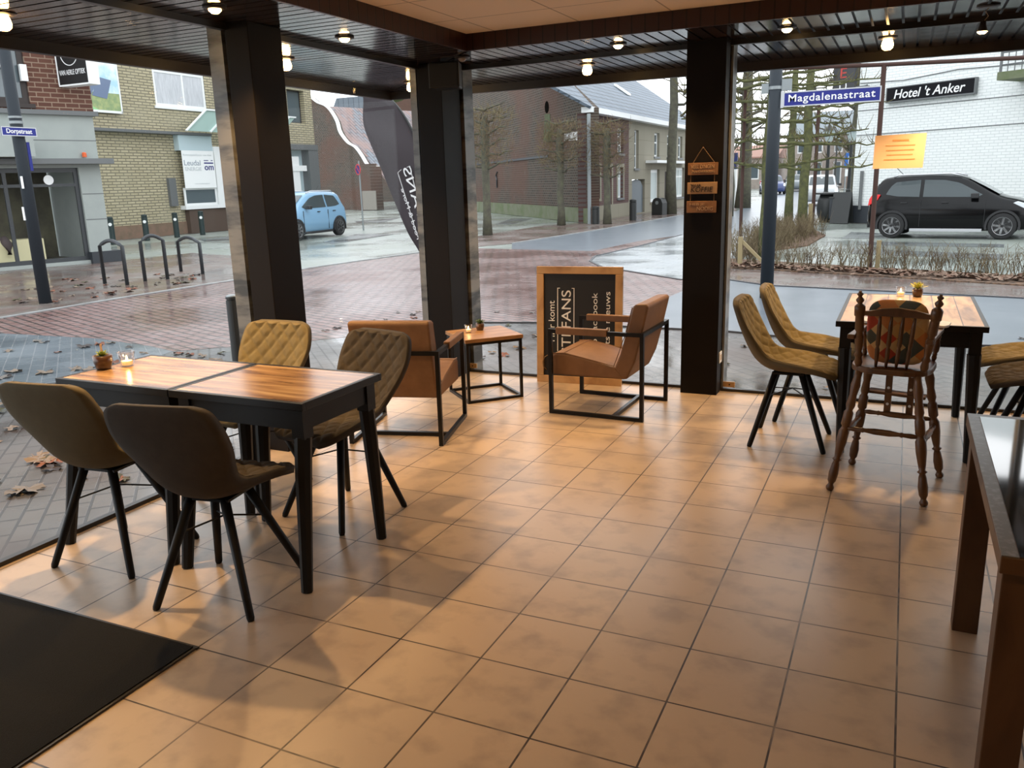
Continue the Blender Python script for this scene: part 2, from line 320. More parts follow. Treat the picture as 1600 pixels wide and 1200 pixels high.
# columns: dark casing indoors, marble outside the glass
def column(x0, x1, y0, y1): struct('column', MB().box(x0, x1, y0, y1, 0, 2.53), M_column, bevel=0.004)
column(-3.67, -3.50, -1.02, -0.735); column(-3.67, -3.45, 1.07, 1.37); column(-1.555, -1.28, 1.21, 1.352)
def cladding(pts): struct('marble_pillar', MB().prism(pts, GZ, 2.53), M_marble)
cladding([(-3.80, -1.02), (-3.695, -1.02), (-3.695, -0.735), (-3.80, -0.735)])
cladding([(-3.752, 1.10), (-3.695, 1.10), (-3.695, 1.395), (-3.43, 1.395), (-3.43, 1.56), (-3.752, 1.56)])
cladding([(-1.555, 1.40), (-1.27, 1.40), (-1.27, 1.56), (-1.555, 1.56)])
struct('trim_5', MB().box(-1.278, -1.262, 1.378, 1.40, GZ, 2.53), M_silver)

# black door mat let into the floor
dm = obj('door_mat', MB().box(-3.60, -2.315, -4.9, -2.985, 0.0, 0.012), M_mat); tag(dm, 'black coir entrance mat lying on the tiles by the left window', 'mat')
rim = MB().box(-3.62, -2.300, -2.985, -2.972, 0, 0.008).box(-2.315, -2.304, -4.9, -2.985, 0, 0.008); obj('mat_edge', rim, M_alu, dm)

# ------------------------------------------------------------------ ceiling spots
def ring_mesh(r=0.062, t=0.012): return MB().lathe([(r * 0.55, 0), (r, 0), (r, -t * 0.5), (r * 0.8, -t), (r * 0.55, -t)], n=24)
def recessed(loc, label, lit=True, hot=False, power=0.0, grp='recessed spots in the slatted soffit'):
    t = thing('ceiling_spot', label, 'lamp', loc, 0, grp)
    obj('lamp_ring', ring_mesh(0.066 if hot else 0.06), M_ring, t, smooth=False)
    if hot: bm_ = MB().lathe([(0.001, -0.085), (0.022, -0.083), (0.036, -0.07), (0.04, -0.05), (0.034, -0.025), (0.024, -0.005), (0.022, 0.0)], n=20)
    else: bm_ = MB().lathe([(0.001, -0.034), (0.018, -0.031), (0.032, -0.018), (0.033, -0.004), (0.03, 0.0)], n=20)
    obj('bulb', bm_, (M_bulb_hot if hot else M_bulb) if lit else M_dead, t, smooth=True)
    if lit and power: spot_lamp((0, 0, -0.10 if hot else -0.05), power, t)
    return t
SZ = 2.528
recessed((-3.375, -1.393, SZ), 'lit ceiling spot in the dark slats just left of the left column top', power=95)
recessed((-3.375, -2.49, SZ), 'lit ceiling spot directly above the left window tables, beyond the top edge of the photo', power=180)
recessed((-3.367, -0.29, SZ), 'lit ceiling spot in the dark slats between the left column and the corner', power=75)
recessed((-3.176, 0.92, SZ), 'unlit ceiling spot in the slats right of the black speaker', lit=False)
recessed((-1.997, 1.03, SZ), 'lit ceiling spot in the slats above the chalkboard', power=88)
recessed((-0.866, 1.037, SZ), 'lit ceiling spot just right of the dark column with the hanging sign', power=65)
recessed((-4.24, 0.20, SZ), 'bright flood bulb in the canopy outside, right of the left column', hot=True, power=110)
recessed((-4.36, -1.86, SZ), 'bright flood bulb in the canopy outside at the far left', hot=True, power=110)
recessed((-4.30, 2.02, SZ), 'bright flood bulb at the outer corner of the canopy outside', hot=True, power=110)
recessed((-2.54, 1.90, SZ), 'bright flood bulb in the canopy outside above the chalkboard', hot=True, power=110)
recessed((-0.29, 1.92, SZ), 'bright flood bulb in the canopy outside above the right table', hot=True, power=110)
t = thing('dangling_spot', 'ceiling spot hanging out of its ring on a wire above the right table', 'lamp', (0.264, 0.985, SZ))
obj('lamp_ring', ring_mesh(0.062), M_ring, t)
obj('wire', MB().tube([(0.01, 0, -0.002), (-0.012, 0, -0.03), (0.004, 0, -0.055), (-0.018, -0.002, -0.085)], 0.0025, 6), M_brass, t)
obj('bulb_housing', MB().lathe([(0.010, 0.045), (0.016, 0.043), (0.018, 0.02), (0.030, -0.012), (0.029, -0.014)], (-0.02, -0.002, -0.125), 18), M_ring, t, smooth=True)
obj('bulb', MB().lathe([(0.001, -0.028), (0.016, -0.026), (0.027, -0.016), (0.028, -0.013)], (-0.02, -0.002, -0.125), 18), M_bulb, t, smooth=True)
spot_lamp((-0.02, -0.002, -0.165), 130, t)

# ------------------------------------------------------------------ quilted bucket chairs
def lerp_tab(tab, t):
    for (a, va), (b, vb) in zip(tab, tab[1:]):
        if t <= b:
            k = (t - a) / (b - a); k = k * k * (3 - 2 * k) if False else k
            return [x + (y - x) * k for x, y in zip(va, vb)] if isinstance(va, tuple) else va + (vb - va) * k
    return tab[-1][1]
def smooth_path(pts, n):
    out = []
    P = [pts[0]] + pts + [pts[-1]]; m = len(pts) - 1
    for i in range(n + 1):
        u = i / n * m; k = min(int(u), m - 1); f = u - k; a, b, c, d = P[k], P[k + 1], P[k + 2], P[k + 3]
        out.append(tuple(0.5 * ((2 * b[j]) + (-a[j] + c[j]) * f + (2 * a[j] - 5 * b[j] + 4 * c[j] - d[j]) * f * f + (-a[j] + 3 * b[j] - 3 * c[j] + d[j]) * f ** 3) for j in range(len(b))))
    return out
# profile rows: (y forward, z, half width, edge lift)
SHELL = [(-0.325, 0.885, 0.150, 0.010), (-0.325, 0.872, 0.195, 0.015), (-0.318, 0.84, 0.222, 0.022), (-0.295, 0.76, 0.238, 0.034), (-0.268, 0.68, 0.230, 0.048), (-0.235, 0.60, 0.205, 0.060), (-0.195, 0.535, 0.188, 0.066), (-0.135, 0.492, 0.190, 0.066),
         (-0.06, 0.478, 0.205, 0.064), (0.03, 0.480, 0.222, 0.050), (0.12, 0.482, 0.228, 0.030), (0.19, 0.479, 0.218, 0.012), (0.24, 0.470, 0.195, 0.0), (0.268, 0.456, 0.150, -0.008)]
def shell_pt(row, nrm, u, off):
    y, z, w, e = row
    k = abs(u) ** 2.4 * e + off
    return (u * w, y + nrm[0] * k, z + nrm[1] * k)
def shell_rows(nv):
    rows = smooth_path(SHELL, nv); N = []
    for i in range(len(rows)):
        a = rows[max(i - 1, 0)]; b = rows[min(i + 1, nv)]; dy, dz = b[0] - a[0], b[1] - a[1]; l = math.hypot(dy, dz) or 1
        N.append((-dz / l, dy / l))
    for _ in range(6): N = [N[0]] + [tuple((N[i - 1][j] + N[i][j] * 2 + N[i + 1][j]) / 4 for j in (0, 1)) for i in range(1, len(N) - 1)] + [N[-1]]
    return rows, N
def chair_shell():
    nv, nu = 44, 20; rows, N = shell_rows(nv); mb = MB(); G = []
    for i, (r_, n_) in enumerate(zip(rows, N)):
        ring = [shell_pt(r_, n_, -1 + 2 * j / nu, 0.0) for j in range(nu + 1)] + [shell_pt((r_[0], r_[1], r_[2] * 0.985, r_[3]), n_, 1 - 2 * j / nu, -0.034 + 0.012 * max(0, (i - 34) / 10)) for j in range(nu + 1)]
        G.append(ring)
    V = mb.grid(G, closed=True)
    n = len(V[0]); h = nu + 1
    for row in (V[0], V[-1]):
        for j in range(nu): mb.bm.faces.new((row[j], row[j + 1], row[n - 2 - j], row[n - 1 - j]))
    return mb
def chair_pad():
    nv, nu = 110, 48; rows, N = shell_rows(nv); mb = MB(); G = []; s = 0; S = [0]
    for a, b in zip(rows, rows[1:]): s += math.hypot(b[0] - a[0], b[1] - a[1]); S.append(s)
    for i, (r_, n_) in enumerate(zip(rows, N)):
        ring = []
        for j in range(nu + 1):
            u = -1 + 2 * j / nu; x = u * r_[2]; c = 0.088
            a = (x + S[i] * 0.82) / c; b = (x - S[i] * 0.82) / c
            q = min(1, 1.6 * min(abs(math.sin(PI * a)), abs(math.sin(PI * b)))) ** 0.6
            edge = min(1, (1 - abs(u)) * 9, i / 9, (nv - i) / 9)
            ring.append(shell_pt(r_, n_, u * 0.995, 0.0015 + edge * (0.002 + 0.013 * q)))
        G.append(ring)
    mb.grid(G); return mb
def make_chair(label, pad_m, back_m):
    t = thing('dining_chair', label, 'chair')
    obj('seat_shell', chair_shell(), back_m, t, smooth=True); obj('quilted_pad', chair_pad(), pad_m, t, smooth=True)
    for sx in (-1, 1):
        for sy in (-1, 1):
            obj('leg', MB().tube([(sx * 0.075, sy * 0.075 - 0.02, 0.445), (sx * 0.211, sy * 0.211, 0.012), (sx * 0.2145, sy * 0.2145, 0.0)], [0.020, 0.0155, 0.012], 12), M_blackwood, t, smooth=True)
    st = MB()
    for sx in (-1, 1): st.tube([(sx * 0.122, 0.122 - 0.012, 0.30), (0, 0, 0.335), (-sx * 0.122, -0.122 - 0.012, 0.30)], 0.004, 6)
    st.box(-0.1, 0.1, -0.11, 0.07, 0.436, 0.447)
    obj('wire_stretcher', st, M_black, t)
    return t
G_CH = 'quilted bucket chairs around the tables'
ch_o = make_chair('olive quilted bucket chair, leftmost at the left tables, its back to the camera', M_olive, M_olive_back)
ch_t = make_chair('dark taupe quilted bucket chair in front of the left tables, nearest the camera', M_taupe, M_taupe_back)
ch_o.location = (-3.235, -2.475, 0); ch_o.rotation_euler.z = R(7); ch_o['group'] = G_CH
ch_t.location = (-2.505, -2.575, 0); ch_t.rotation_euler.z = R(10); ch_t['group'] = G_CH
dup(ch_o, (-3.255, -1.60, 0), R(180), 'olive quilted bucket chair behind the left tables, in front of the left column', G_CH)
dup(ch_t, (-2.575, -1.70, 0), R(168), 'dark taupe quilted bucket chair behind the left tables, beside the cognac armchair', G_CH)
dup(ch_o, (-0.634, 0.262, 0), R(-90), 'olive quilted bucket chair left of the right table, the nearer of that pair', G_CH)
dup(ch_o, (-0.575, 0.86, 0), R(-88), 'olive quilted bucket chair left of the right table, the farther of that pair', G_CH)
dup(ch_t, (0.665, 0.33, 0), R(90), 'dark quilted bucket chair right of the right table, partly cut off, the nearer one', G_CH)
dup(ch_o, (0.655, 0.90, 0), R(90), 'olive quilted bucket chair right of the right table, partly cut off, the farther one', G_CH)

# ------------------------------------------------------------------ dining tables
def dining_table(name, label, x0, x1, y0, y1, ztop, feet, top_m, group=None, axis='x'):
    cx, cy = (x0 + x1) / 2, (y0 + y1) / 2; t = thing(name, label, 'table', (cx, cy, 0), 0, group)
    X0, X1, Y0, Y1 = x0 - cx, x1 - cx, y0 - cy, y1 - cy; e = 0.022
    obj('tabletop', MB().box(X0 + e, X1 - e, Y0 + e, Y1 - e, ztop - 0.022, ztop - 0.001), top_m, t)
    fr = MB(); fr.box(X0, X1, Y0, Y0 + e, ztop - 0.032, ztop).box(X0, X1, Y1 - e, Y1, ztop - 0.032, ztop).box(X0, X0 + e, Y0 + e, Y1 - e, ztop - 0.032, ztop).box(X1 - e, X1, Y0 + e, Y1 - e, ztop - 0.032, ztop)
    obj('edge_frame', fr, M_black, t, bevel=0.002)
    ap = MB(); a = 0.035
    ap.box(X0 + a, X1 - a, Y0 + a, Y0 + a + 0.018, ztop - 0.125, ztop - 0.034).box(X0 + a, X1 - a, Y1 - a - 0.018, Y1 - a, ztop - 0.125, ztop - 0.034)
    ap.box(X0 + a, X0 + a + 0.018, Y0 + a + 0.018, Y1 - a - 0.018, ztop - 0.125, ztop - 0.034).box(X1 - a - 0.018, X1 - a, Y0 + a + 0.018, Y1 - a - 0.018, ztop - 0.125, ztop - 0.034)
    obj('apron', ap, M_blackwood, t)
    for fx, fy in feet:
        sx = 1 if fx > cx else -1; sy = 1 if fy > cy else -1
        tx = (X1 if sx > 0 else X0) - sx * 0.055; ty = (Y1 if sy > 0 else Y0) - sy * 0.055
        l = MB().box(tx - 0.03, tx + 0.03, ty - 0.03, ty + 0.03, ztop - 0.16, ztop - 0.036)
        l.tube([(tx, ty, ztop - 0.16), (tx + (fx - cx - tx) * 0.3, ty + (fy - cy - ty) * 0.3, ztop * 0.6), (fx - cx, fy - cy, 0.0)], [0.036, 0.034, 0.024], 8)
        obj('leg', l, M_blackwood, t)
    return t
G_T = 'pair of square tables pushed together by the left window'
dining_table('dining_table', 'square wooden table against the left window, with potted plant and candle', -3.615, -2.907, -2.425, -1.865, 0.79, [(-3.585, -2.505), (-2.935, -2.485), (-3.585, -1.90), (-3.02, -1.90)], M_tabletop, G_T)
dining_table('dining_table', 'empty square wooden table on the room side of the left pair', -2.902, -2.185, -2.425, -1.865, 0.79, [(-2.85, -2.49), (-2.205, -2.475), (-2.885, -1.935), (-2.215, -1.91)], M_tabletop, G_T)
dining_table('dining_table', 'plank topped table at the right window with the high chair pulled up', -0.40, 0.365, 0.075, 1.30, 0.79, [(-0.335, 0.125), (0.335, 0.165), (-0.355, 1.14), (0.317, 1.15)], M_planktop)

# candles and pots
def tealight(loc, label, r=0.034, h=0.062):
    t = thing('candle_glass', label, 'candle', loc)
    obj('glass_cup', MB().lathe([(r * 0.72, 0), (r, h), (r * 0.90, h), (r * 0.62, 0.008)], n=22), M_cup, t, smooth=True)
    obj('tealight', MB().lathe([(r * 0.58, 0.007), (r * 0.62, 0.026), (r * 0.5, 0.027)], n=18), M_candle, t)
    obj('flame', MB().lathe([(0.001, 0.028), (0.0055, 0.034), (0.004, 0.043), (0.001, 0.052)], n=10), M_flame, t, smooth=True)
    l = bpy.data.lights.new('candle_light', 'POINT'); l.energy = 0.25; l.color = (1, .6, .25); l.shadow_soft_size = 0.006
    o = bpy.data.objects.new('candle_light', l); C.objects.link(o); o.parent = t; o.location = (0, 0, 0.056)
tealight((-3.500, -2.115, 0.79), 'lit tealight in a clear glass on the left tables', 0.042, 0.072)
tealight((-3.078, 0.655, 0.49), 'lit tealight in a clear glass on the low side table', 0.032, 0.062)
tealight((-0.075, 1.215, 0.79), 'lit tealight in a clear glass on the right table')
def pot(loc, label, leaf_m, n, L_, r=0.036, h=0.058, stick=False, spiky=False):
    t = thing('potted_succulent', label, 'plant', loc)
    obj('pot', MB().lathe([(r * 0.72, 0), (r * 0.95, h * 0.55), (r, h), (r * 0.88, h), (r * 0.85, h * 0.9), (0.001, h * 0.9)], n=22), M_potbrown, t, smooth=True)
    obj('soil', MB().lathe([(r * 0.84, h * 0.9), (r * 0.7, h * 0.93), (0.001, h * 0.94)], n=16), M_soil, t)
    lv = MB(); rr = random.Random(n)
    for k in range(n):
        a = k * 2.4; el = R(20 + 60 * (k / n) + rr.uniform(-8, 8)); l = 1.25 * L_ * (1 - 0.35 * k / n) * rr.uniform(0.85, 1.1); d = Vector((math.cos(a) * math.cos(el), math.sin(a) * math.cos(el), math.sin(el)))
        w = (0.006 if spiky else 0.010); s = Vector((-math.sin(a), math.cos(a), 0)); up = s.cross(d) * 0.003; b = Vector((0, 0, h * 0.93))
        P = [b + d * l * f for f in (0, 0.5, 1)]; W = (w * 0.6, w, 0.0006)
        for (p, q), (wa, wb) in zip(zip(P, P[1:]), zip(W, W[1:])):
            v = [lv.bm.verts.new(c) for c in (p - s * wa, p + s * wa, p - up, q - s * wb, q + s * wb, q - up * 0.6)]
            lv.bm.faces.new((v[0], v[1], v[4], v[3])); lv.bm.faces.new((v[1], v[2], v[5], v[4])); lv.bm.faces.new((v[2], v[0], v[3], v[5]))
    obj('leaves', lv, leaf_m, t)
    if stick: obj('marker_stick', MB().box(-0.006, 0.006, -0.0015, 0.0015, h * 0.9, h + 0.055), M_stick, t)
pot((-3.556, -2.205, 0.79), 'small brown pot with green succulent and wooden marker stick, on the left tables', M_leafgreen, 26, 0.032, 0.045, 0.068, stick=True)
pot((-3.040, 0.778, 0.49), 'small dark pot with tufty green plant on the low side table', M_leafdark, 30, 0.042, 0.035, 0.056, spiky=True)
pot((0.027, 1.20, 0.79), 'small brown pot with yellow-green spiky plant on the right table', M_leafyellow, 34, 0.055, 0.036, 0.055, spiky=True)

# low side table, turned to the corner
def side_table():
    f = [(-2.665, 0.704), (-2.975, 1.036), (-3.271, 0.671), (-2.98, 0.36)]
    a = math.atan2(0.704 - 0.36, -2.665 + 2.98); c = (-2.968, 0.693); hw, hd = 0.225, 0.225
    t = thing('side_table', 'low wooden side table with black metal frame in the glazed corner', 'table', (c[0], c[1], 0), a)
    obj('tabletop', MB().box(-hw - 0.008, hw + 0.008, -hd - 0.008, hd + 0.008, 0.462, 0.49), M_oak, t, bevel=0.003)
    fr = MB(); w = 0.02
    for z0, z1 in ((0, w), (0.441, 0.461)):
        fr = MB(); fr.box(-hw, hw, -hd, -hd + w, z0, z1).box(-hw, hw, hd - w, hd, z0, z1).box(-hw, -hw + w, -hd + w, hd - w, z0, z1).box(hw - w, hw, -hd + w, hd - w, z0, z1)
        obj('metal_frame', fr, M_black, t)
    for sx in (-1, 1):
        for sy in (-1, 1): obj('leg', MB().box(sx * hw - (w if sx > 0 else 0), sx * hw + (0 if sx > 0 else w), sy * hd - (w if sy > 0 else 0), sy * hd + (0 if sy > 0 else w), w, 0.441), M_black, t)
side_table()

# ------------------------------------------------------------------ cognac armchairs (front = -x in their own frame)
def armchair(label):
    t = thing('armchair', label, 'armchair'); w = 0.026; hy = 0.298
    for s in (-1, 1):
        y0, y1 = (s * hy - w / 2, s * hy + w / 2); fr = MB()
        fr.box(-0.345, -0.345 + w, y0, y1, 0, 0.61).box(0.345 - w, 0.345, y0, y1, 0, 0.61).box(-0.345 + w, 0.345 - w, y0, y1, 0, w).box(-0.345 + w, 0.345 - w, y0, y1, 0.61 - w, 0.61)
        obj('side_frame', fr, M_black, t)
        obj('armrest', MB().box(-0.285, 0.09, s * hy - 0.021, s * hy + 0.021, 0.576, 0.624), M_cognac, t, bevel=0.006)
    obj('back_rail', MB().box(0.345 - w, 0.345, -hy + w / 2, hy - w / 2, 0.61 - w, 0.61), M_black, t)
    obj('floor_rail', MB().box(0.115, 0.115 + w, -hy + w / 2, hy - w / 2, 0.0, w), M_black, t)
    W = 0.262
    seat = [(-0.340, 0.275), (-0.340, 0.41), (-0.325, 0.428), (-0.24, 0.43), (-0.12, 0.412), (0.0, 0.385), (0.10, 0.36), (0.13, 0.36), (0.20, 0.275)]
    obj('seat_cushion', MB().prism(seat, -W, W, 'y'), M_cognac, t, bevel=0.012)
    back = [(0.125, 0.352), (0.165, 0.45), (0.20, 0.58), (0.255, 0.78), (0.27, 0.795), (0.345, 0.80), (0.362, 0.785), (0.312, 0.56), (0.27, 0.40), (0.215, 0.28), (0.18, 0.275)]
    obj('backrest', MB().prism(back, -W, W, 'y'), M_cognac, t, bevel=0.014)
    pp = MB()
    for k in range(1, 6):
        x = -0.33 + 0.075 * k; z = 0.431 - (max(0, x + 0.24) ** 1.0) * 0.215
        pp.tube([(x, -W + 0.012, z), (x, W - 0.012, z)], 0.0035, 5)
    for s in (-1, 1): pp.tube([(-0.332, s * (W - 0.006), 0.427), (-0.24, s * (W - 0.006), 0.433), (0.0, s * (W - 0.006), 0.388), (0.12, s * (W - 0.006), 0.364), (0.2, s * (W - 0.006), 0.585), (0.25, s * (W - 0.006), 0.775)], 0.004, 5)
    obj('piping', pp, M_cognac, t)
    return t
ac = armchair('cognac leather armchair facing left, in front of the chalkboard')
ac.location = (-1.937, 0.652, 0); ac.rotation_euler.z = R(-1.0); ac['group'] = 'cognac armchairs'
dup(ac, (-3.02, -0.332, 0), R(-75), 'cognac leather armchair seen from behind, beside the low side table', 'cognac armchairs')

# ------------------------------------------------------------------ chalkboard standing on its side against the glass
t = thing('chalkboard', 'wood framed chalkboard standing on its side against the glass with chalk writing', 'chalkboard', (-2.395, 1.228, 0), R(4)); t.rotation_euler.x = R(-3)
bw_, bh_ = 0.355, 0.945
obj('board', MB().box(-bw_ + 0.05, bw_ - 0.05, 0.012, 0.022, 0.05, bh_ - 0.05), M_chalkboard, t)
for nm, b in (('frame_rail', (-bw_, bw_, 0, 0.03, 0, 0.058)), ('frame_rail', (-bw_, bw_, 0, 0.03, bh_ - 0.058, bh_)), ('frame_stile', (-bw_, -bw_ + 0.058, 0, 0.03, 0.059, bh_ - 0.059)), ('frame_stile', (bw_ - 0.058, bw_, 0, 0.03, 0.059, bh_ - 0.059))):
    obj(nm, MB().box(*b), M_frame_wood, t, bevel=0.003)
obj('rope_handle', MB().tube([(-0.27, 0.006, 0.10), (-0.295, -0.004, 0.13), (-0.30, -0.006, 0.17), (-0.285, -0.004, 0.21), (-0.262, 0.006, 0.225)], 0.004, 6), M_rope, t, smooth=True)
VERT = (PI / 2, -PI / 2, 0)            # upright plane, reading upwards
def chalk(s, x, z, w, h): text('chalk_text', s, w, h, M_chalk, t, (x, 0.0105, z), VERT, ext=0.0012)
chalk('Hier komt', -0.205, 0.34, 0.33, 0.052)
chalk('STEFANS', -0.068, 0.24, 0.515, 0.078)
lm = MB(); lm.box(-0.182, -0.176, 0.0095, 0.0115, 0.26, 0.775).box(-0.045, -0.039, 0.0095, 0.0115, 0.26, 0.775).box(-0.182, -0.160, 0.0095, 0.0115, 0.770, 0.775).box(-0.061, -0.039, 0.0095, 0.0115, 0.770, 0.775); obj('chalk_lines', lm, M_chalk, t)
chalk('Like op Facebook', 0.165, 0.12, 0.62, 0.058)
chalk('laatste nieuws', 0.255, 0.24, 0.51, 0.045)

# ------------------------------------------------------------------ hanging coffee sign on the right column
t = thing('hanging_sign', 'three small wooden boards on rope, reading about coffee, hung on the dark column', 'sign', (-1.42, 1.20, 0))
def sgn(x0, x1, z0, z1, m, lines, lm_):
    b = obj('sign_board', MB().box(x0, x1, -0.012, 0.0, z0, z1), m, t, bevel=0.002)
    for s, tx, tz, w, h, sh in lines: text('lettering', s, w, h, lm_, b, (tx, -0.0125, tz), (PI / 2, 0, 0), shear=sh)
sgn(-0.105, 0.108, 1.62, 1.705, M_signwood, [('VEEL DINGEN', -0.083, 1.665, 0.165, 0.026, 0), ('ZIJN OVERBODIG', -0.078, 1.632, 0.165, 0.020, 0)], M_pale)
sgn(-0.107, 0.106, 1.488, 1.570, M_signlight, [('"MAAR', -0.085, 1.540, 0.075, 0.018, 0), ('KOFFIE', -0.082, 1.502, 0.158, 0.036, 0.15)], M_burnt)
sgn(-0.110, 0.103, 1.355, 1.438, M_signwood, [('HEB JE', -0.086, 1.402, 0.105, 0.022, 0), ('NODIG', -0.035, 1.371, 0.115, 0.028, 0)], M_pale)
obj('rope', MB().tube([(-0.070, -0.006, 1.705), (0.0, -0.010, 1.812), (0.082, -0.006, 1.705)], 0.0025, 6), M_rope, t)
for z0, z1 in ((1.57, 1.62), (1.438, 1.488)):
    for x in (-0.085, 0.085): obj('rope', MB().tube([(x, -0.006, z0), (x, -0.006, z1)], 0.002, 6), M_rope, t)
obj('nail', MB().tube([(0, 0.008, 1.808), (0, -0.014, 1.808)], 0.003, 6), M_brass, t)

# ------------------------------------------------------------------ speaker, socket, glass clamps, paper
t = thing('loudspeaker', 'black loudspeaker mounted high on the corner column', 'speaker', (-3.335, 0.955, 2.315), R(14))
obj('cabinet', MB().prism([(-0.12, -0.085), (0.12, -0.085), (0.10, 0.085), (-0.10, 0.085)], 0, 0.185), M_speaker, t, bevel=0.008)
obj('grille', MB().box(-0.108, 0.108, -0.090, -0.085, 0.012, 0.173), M_speaker, t)
obj('bracket', MB().box(-0.02, 0.02, 0.085, 0.13, 0.07, 0.115), M_black, t)
t = thing('wall_socket', 'white socket plate low on the side of the right column', 'socket', (-1.2795, 1.30, 0.235))
obj('plate', MB().box(0, 0.008, -0.04, 0.04, 0, 0.085), M_white, t, bevel=0.002); obj('insert', MB().box(0.008, 0.010, -0.018, 0.018, 0.022, 0.064), M_brass, t)
for x, lb in ((-3.43, 'brass glass clamp at the foot of the corner column'), (-1.215, 'brass glass clamp at the foot of the right column')):
    t = thing('glass_clamp', lb, 'clamp', (x, 1.352, 0.035)); obj('plate', MB().box(-0.045, 0.045, 0, 0.014, 0, 0.042), M_brass, t, bevel=0.002)
    obj('screw', MB().tube([(0.005, 0.0, 0.021), (0.005, -0.003, 0.021)], 0.006, 10), M_burnt, t)
t = thing('paper_notice', 'sheet of orange paper, taped to the glass with faint print', 'paper', (-0.31, 1.366, 1.624))
obj('sheet', MB().prism([(0, 0.002), (0.305, 0.0), (0.314, 0.221), (0.003, 0.217)], 0, 0.001, 'y'), M_paper, t)
for k, (w, h) in enumerate(((0.10, 0.012), (0.18, 0.007), (0.17, 0.007), (0.16, 0.007), (0.19, 0.007))): obj('print_line', MB().box(0.16 - w / 2, 0.16 + w / 2, -0.0012, -0.0004, 0.175 - k * 0.03, 0.175 - k * 0.03 + h), M_papertext, t)

# ------------------------------------------------------------------ antique high chair (front = +y)
TURN = [(0.012, 0), (0.019, 0.012), (0.021, 0.03), (0.014, 0.05), (0.013, 0.06), (0.021, 0.085), (0.024, 0.15), (0.019, 0.22), (0.014, 0.25), (0.024, 0.265), (0.015, 0.28), (0.019, 0.32), (0.026, 0.42), (0.026, 0.50), (0.020, 0.52), (0.015, 0.54), (0.024, 0.56), (0.024, 0.66), (0.016, 0.68), (0.023, 0.72), (0.018, 0.80), (0.024, 0.88), (0.018, 0.95), (0.018, 1)]
t = thing('high_chair', 'antique turned wood high chair with patchwork cushion at the right table', 'high chair', (-0.082, -0.345, 0), R(-9))
top = {(-1, -1): (-0.135, -0.155), (1, -1): (0.135, -0.155), (-1, 1): (-0.14, 0.15), (1, 1): (0.14, 0.15)}
ft = {(-1, -1): (-0.225, -0.235), (1, -1): (0.225, -0.235), (-1, 1): (-0.215, 0.235), (1, 1): (0.235, 0.235)}
for k in top: obj('leg', MB().lathe(TURN, axis=((ft[k][0], ft[k][1], 0), (top[k][0], top[k][1], 0.632)), n=16), M_turned, t, smooth=True)
def lp(k, z): a = ft[k]; b = top[k]; f = z / 0.632; return (a[0] + (b[0] - a[0]) * f, a[1] + (b[1] - a[1]) * f, z)
RT = [(0.008, 0), (0.013, 0.12), (0.010, 0.22), (0.014, 0.24), (0.010, 0.27), (0.016, 0.4), (0.016, 0.6), (0.010, 0.73), (0.014, 0.76), (0.010, 0.78), (0.013, 0.88), (0.008, 1)]
for a, b, z in (((-1, -1), (1, -1), 0.335), ((-1, 1), (1, 1), 0.33), ((-1, -1), (-1, 1), 0.30), ((1, -1), (1, 1), 0.30)): obj('stretcher', MB().lathe(RT, axis=(lp(a, z), lp(b, z)), n=10), M_turned, t, smooth=True)
so = [(0.19 * math.copysign(abs(math.cos(a)) ** 0.6, math.cos(a)), 0.19 * math.copysign(abs(math.sin(a)) ** 0.6, math.sin(a))) for a in [2 * PI * k / 36 for k in range(36)]]
obj('seat', MB().prism(so, 0.628, 0.660), M_turned, t, bevel=0.008)
PT = [(0.013, 0), (0.020, 0.06), (0.016, 0.13), (0.022, 0.16), (0.014, 0.2), (0.020, 0.3), (0.021, 0.4), (0.015, 0.47), (0.022, 0.5), (0.021, 0.66), (0.021, 0.68), (0.026, 0.685), (0.026, 0.80), (0.020, 0.82), (0.010, 0.84), (0.018, 0.87), (0.020, 0.89), (0.008, 0.93), (0.013, 0.95), (0.016, 0.96), (0.012, 0.975), (0.006, 0.98), (0.009, 0.99), (0.006, 1)]
for s in (-1, 1): obj('back_post', MB().lathe(PT, axis=((s * 0.150 + 0.008, -0.150, 0.655), (s * 0.178 + 0.034, -0.215, 1.045)), n=16), M_turned, t, smooth=True)
cr = [(-0.135, 0.925), (-0.09, 0.922), (-0.03, 0.925), (0.09, 0.925), (0.15, 0.922), (0.20, 0.925), (0.20, 0.945), (0.16, 0.948), (0.11, 0.962), (0.03, 0.970), (-0.04, 0.962), (-0.10, 0.948), (-0.135, 0.945)]
obj('crest_rail', MB().prism(cr, -0.208, -0.186, 'y'), M_turned, t, bevel=0.004)
for x in (-0.078, -0.026, 0.026, 0.078): obj('spindle', MB().lathe([(0.006, 0), (0.010, 0.2), (0.011, 0.35), (0.007, 0.4), (0.011, 0.45), (0.010, 0.8), (0.006, 1)], axis=((x * 0.9 + 0.01, -0.150, 0.658), (x + 0.03, -0.195, 0.928)), n=10), M_turned, t, smooth=True)
for s in (-1, 1):
    obj('armrest', MB().prism([(-0.20, 0.80), (0.17, 0.80), (0.19, 0.812), (0.17, 0.824), (-0.20, 0.824)], s * 0.178 - 0.017, s * 0.178 + 0.017, 'x'), M_turned, t, bevel=0.005)
    obj('arm_post', MB().lathe(RT, axis=((s * 0.165, 0.12, 0.658), (s * 0.180, 0.13, 0.802)), n=12), M_turned, t, smooth=True)
tr = [(-0.20, 0.14), (0.20, 0.14), (0.215, 0.18), (0.215, 0.27), (0.17, 0.31), (-0.17, 0.31), (-0.215, 0.27), (-0.215, 0.18)]
obj('tray', MB().prism(tr, 0.826, 0.840), M_white, t, bevel=0.004, label='white plastic tray')
fr = MB()
for x in (-0.065, 0.045):
    fr.box(x, x + 0.034, 0.196, 0.208, 0.335, 0.628)
    for z in (0.375, 0.475): pass
